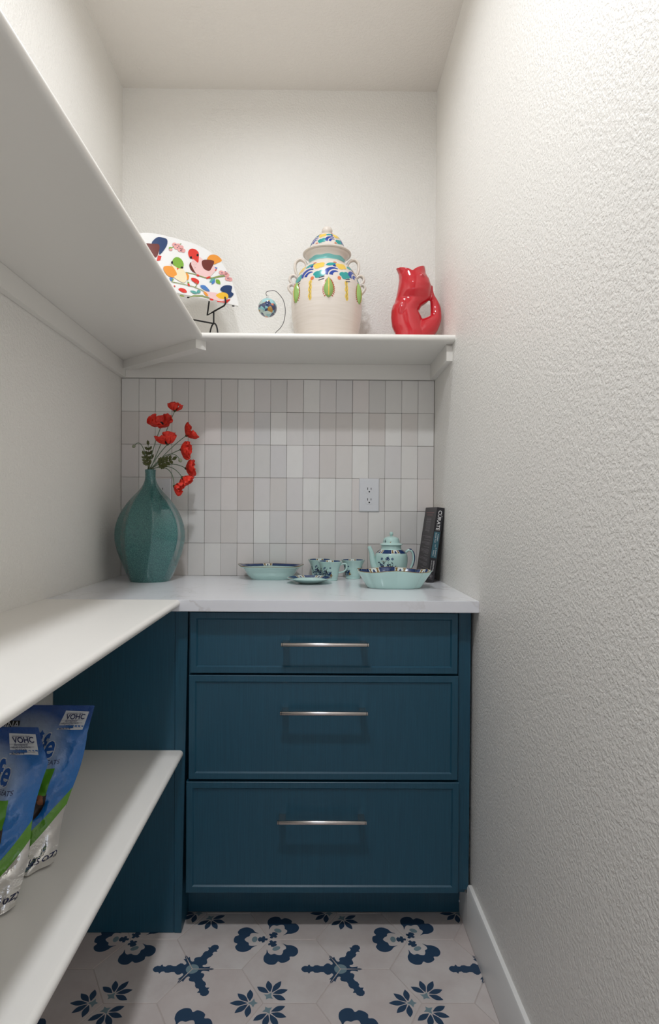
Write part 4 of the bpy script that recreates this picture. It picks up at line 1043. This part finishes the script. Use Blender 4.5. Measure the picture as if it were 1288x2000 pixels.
blue2 = k.mix(k.ramp(glow, [(0, (0, 0, 0, 1)), (.55, (1, 1, 1, 1))]), blue, srgb('b9c4d0'))
isgreen = k.math('LESS_THAN', s_, .0); issilver = k.math('LESS_THAN', s_, -.105)
col = k.mix(issilver, k.mix(isgreen, blue2, srgb('5f9a2c')), srgb('dedcd8'))
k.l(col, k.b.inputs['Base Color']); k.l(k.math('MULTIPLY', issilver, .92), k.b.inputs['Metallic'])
k.set(Roughness=.20); k.b.inputs['Coat Weight'].default_value = .6; k.b.inputs['Coat Roughness'].default_value = .12
v = k.coord(); k.bump(k.noise(v, 34, 4, .6), .55, .008); M['bag'] = k.m
M['foil'] = plain('silver_foil', 'bdbab5', .25, .9)
M['g_white'] = plain('bag_white_print', 'd3d5d6', .3); M['g_blue'] = plain('bag_blue_print', '14509b', .3); M['g_black'] = plain('bag_black_print', '111114', .3); M['g_green'] = plain('bag_green_print', '56961f', .3)
M['g_ink'] = plain('bag_navy_ink', '1b2350', .35); M['g_brown'] = plain('bag_dog_brown', '8a5434', .4); M['g_dark'] = plain('bag_dog_dark', '241612', .5); M['g_halo'] = plain('bag_pale_halo', 'c4c9cc', .3)
def make_bag(cx, cy, xc, label, seed, hscale=1.0):
    t = empty('treat_bag', (cx, cy, ZL), label, 'bag', 'dog treat bags on the low shelf')
    HB, W0, W1 = .262 * hscale, .092, .105
    def frame(x, tt):
        hw = W0 + (W1 - W0) * tt ** 1.3 + (.004 * sin(tt * 9 + seed) if .05 < tt < .8 else 0)
        ym = .093 * tt; dep = .046 * (1 - tt ** 1.6) + .0014
        if tt > .86: dep = min(dep, .0014 + .028 * (1 - tt))
        return hw, ym, dep
    def wr(x, tt, sgn):
        P = Vector((x * 2.2 + seed, tt * 4.5, sgn * 3.1)); w = noise.noise(P) * .008 + noise.noise(P * 2.7) * .0045 + (abs(noise.noise(P * 1.9 + Vector((7, 1, 2)))) - .2) * .010 * (1 - .6 * tt)
        w += .0035 * math.exp(-((tt - .80) / .016) ** 2) - .003 * math.exp(-((tt - .855) / .02) ** 2)
        cr = abs(noise.noise(Vector((x * 3.1 + tt * 2.2 + seed, tt * 3 - x, 5)))); w -= .004 * max(0, .16 - cr) / .16 * (1 - tt)
        if tt < .45:
            q = Vector((x * 2.6 + seed * 1.7 + tt * 5, tt * 7 - x * 2.0, 9)); w += (.010 * (1 - 4 * abs(noise.noise(q))) - .004) * (1 - tt / .45) ** .7
        return w * (1 - abs(x) ** 4) * (.35 if tt > .9 else 1)
    def front(x, tt, e=0):
        hw, ym, dep = frame(x, tt); b = (1 - abs(x) ** 2.2) ** .75 if abs(x) < 1 else 0
        return Vector((xc(tt) + x * hw, ym - dep * b - wr(x, tt, 1) * min(1, dep / .02) - e, HB * tt + .0015 + (.006 * (1 - tt) ** 6 * abs(x) ** 3)))
    def backf(x, tt):
        hw, ym, dep = frame(x, tt); b = (1 - abs(x) ** 2.2) ** .75 if abs(x) < 1 else 0
        return Vector((xc(tt) + x * hw, ym + dep * .9 * b + wr(x, tt, -1) * min(1, dep / .02), HB * tt + .0015 + (.006 * (1 - tt) ** 6 * abs(x) ** 3)))
    NX, NT_ = 44, 64
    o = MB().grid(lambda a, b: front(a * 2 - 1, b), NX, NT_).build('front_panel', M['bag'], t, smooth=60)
    ul = o.data.uv_layers.new(name='UVMap')
    co = [( (i % (NX + 1)) / NX * 2 - 1, (i // (NX + 1)) / NT_) for i in range((NX + 1) * (NT_ + 1))]
    for lp in o.data.loops: ul.data[lp.index].uv = co[lp.vertex_index]
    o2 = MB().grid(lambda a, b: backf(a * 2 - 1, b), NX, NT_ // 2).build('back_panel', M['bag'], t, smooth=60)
    ul = o2.data.uv_layers.new(name='UVMap'); co2 = [((i % (NX + 1)) / NX * 2 - 1, (i // (NX + 1)) / (NT_ // 2)) for i in range((NX + 1) * (NT_ // 2 + 1))]
    for lp in o2.data.loops: ul.data[lp.index].uv = co2[lp.vertex_index]
    MB().grid(lambda a, b: front(a * 2 - 1, 0) * (1 - b) + backf(a * 2 - 1, 0) * b - Vector((0, 0, .0012 * 4 * b * (1 - b))), NX, 6).build('bottom_gusset', M['foil'], t, smooth=60)
    # print: x in bag half-widths, y in bag heights; a square metre is W1 x HB
    sx, sy = 1 / .103, 1 / HB
    def pr(P, nm, mt, e, ml=.05): return P.build(nm, M[mt], lambda x, y: front(max(-1, min(1, x)), max(0, min(1, y)), e), o, maxlen=ml)
    def tx(P, txt, x, y, size, **kw):
        n0 = len(P.v); P.text(txt, 0, 0, size, **kw)
        P.v[n0:] = [(x + a * sx, y + b * sy) for a, b in P.v[n0:]]; return P
    pr(Print().poly(rect(-.90, .842, -.30, .902)), 'brand_box', 'g_black', .0012)
    pr(tx(Print(), 'PURINA', -.86, .855, .0165, bold=.0002, sx=1.0), 'brand_name', 'g_white', .0022, .03)
    P = Print(); tx(P, 'DentaLife', -.93, .685, .0530, bold=.0026, sx=.70, shear=.12); pr(P, 'product_name_halo', 'g_halo', .0005, .08)
    P = Print(); tx(P, 'DentaLife', -.93, .685, .0530, bold=.0012, sx=.70, shear=.12)
    P.poly([(a + .20, b + .015) for a, b in [(-.02, .835), (.01, .822), (.045, .812), (.012, .802), (-.015, .785), (-.03, .803), (-.06, .812), (-.03, .823)]]); pr(P, 'product_name', 'g_blue', .0010, .08)
    pr(tx(Print(), 'ADULT DOG TREATS', -.28, .640, .0100), 'caption', 'g_ink', .0006, .08)
    pr(Print().poly(rect(-.32, .455, .60, .615)), 'green_box', 'g_green', .0008, .02)
    pr(tx(Print(), 'Oral Care', -.06, .570, .0125, bold=.0003), 'green_box_text', 'g_black', .0011, .08)
    # dog portrait: dark fur, brown muzzle, white chin
    dg = lambda L: [(x + .30, y + .06) for x, y in spline(L, 3)]
    pr(Print().poly(dg([(-.30, .39), (-.15, .385), (.05, .39), (.20, .41), (.31, .40), (.30, .30), (.20, .25), (.05, .20), (-.25, .20)])), 'dog_fur', 'g_dark', .0006)
    pr(Print().poly(dg([(-.08, .27), (.06, .30), (.18, .27), (.16, .22), (.06, .18), (-.10, .18)])).poly(dg([(.16, .40), (.26, .39), (.28, .33), (.20, .345)])), 'dog_muzzle', 'g_brown', .0010)
    pr(Print().poly(dg([(-.20, .19), (.02, .195), (.10, .17), (.02, .135), (-.20, .13)])), 'dog_chin', 'g_white', .0013)
    # seal of acceptance
    L = [(.50, .968), (.93, .960), (.90, .842), (.43, .850)]
    lb = pr(Print().poly(L), 'seal_label', 'g_white', .0008, .02)
    P = Print(); tx(P, 'VOHC', .535, .912, .0125, bold=.0003); tx(P, 'Accepted', .53, .894, .0060, shear=.3); tx(P, 'HELPS CONTROL', .485, .880, .0042); tx(P, 'TARTAR', .54, .864, .0048); tx(P, 'VETERINARY ORAL', .535, .944, .0036); tx(P, 'www.vohc.org', .47, .850, .0036)
    for y in (.906, .887, .859): P.poly(rect(.46 + (.9 - y) * -.1, y - .0012, .86, y + .0003))
    pr(P, 'seal_text', 'g_ink', .0015, .03)
    pr(tx(Print(), 'NET WT 28.5 OZ (1 LB 12.5 OZ)', -.55, .050, .0125, bold=.0002, sx=.92), 'weight_text', 'g_ink', .0010, .08)
    return t
make_bag(-.561, 1.112, lambda tt: .028 * tt, 'blue and green foil dog treat bag standing nearer the blue cabinet', 2)
make_bag(-.570, .988, lambda tt: .012 * tt - .030 * max(0, tt - .8) / .2, 'blue and green foil dog treat bag with bent top corner, overlapping the other bag', 6)
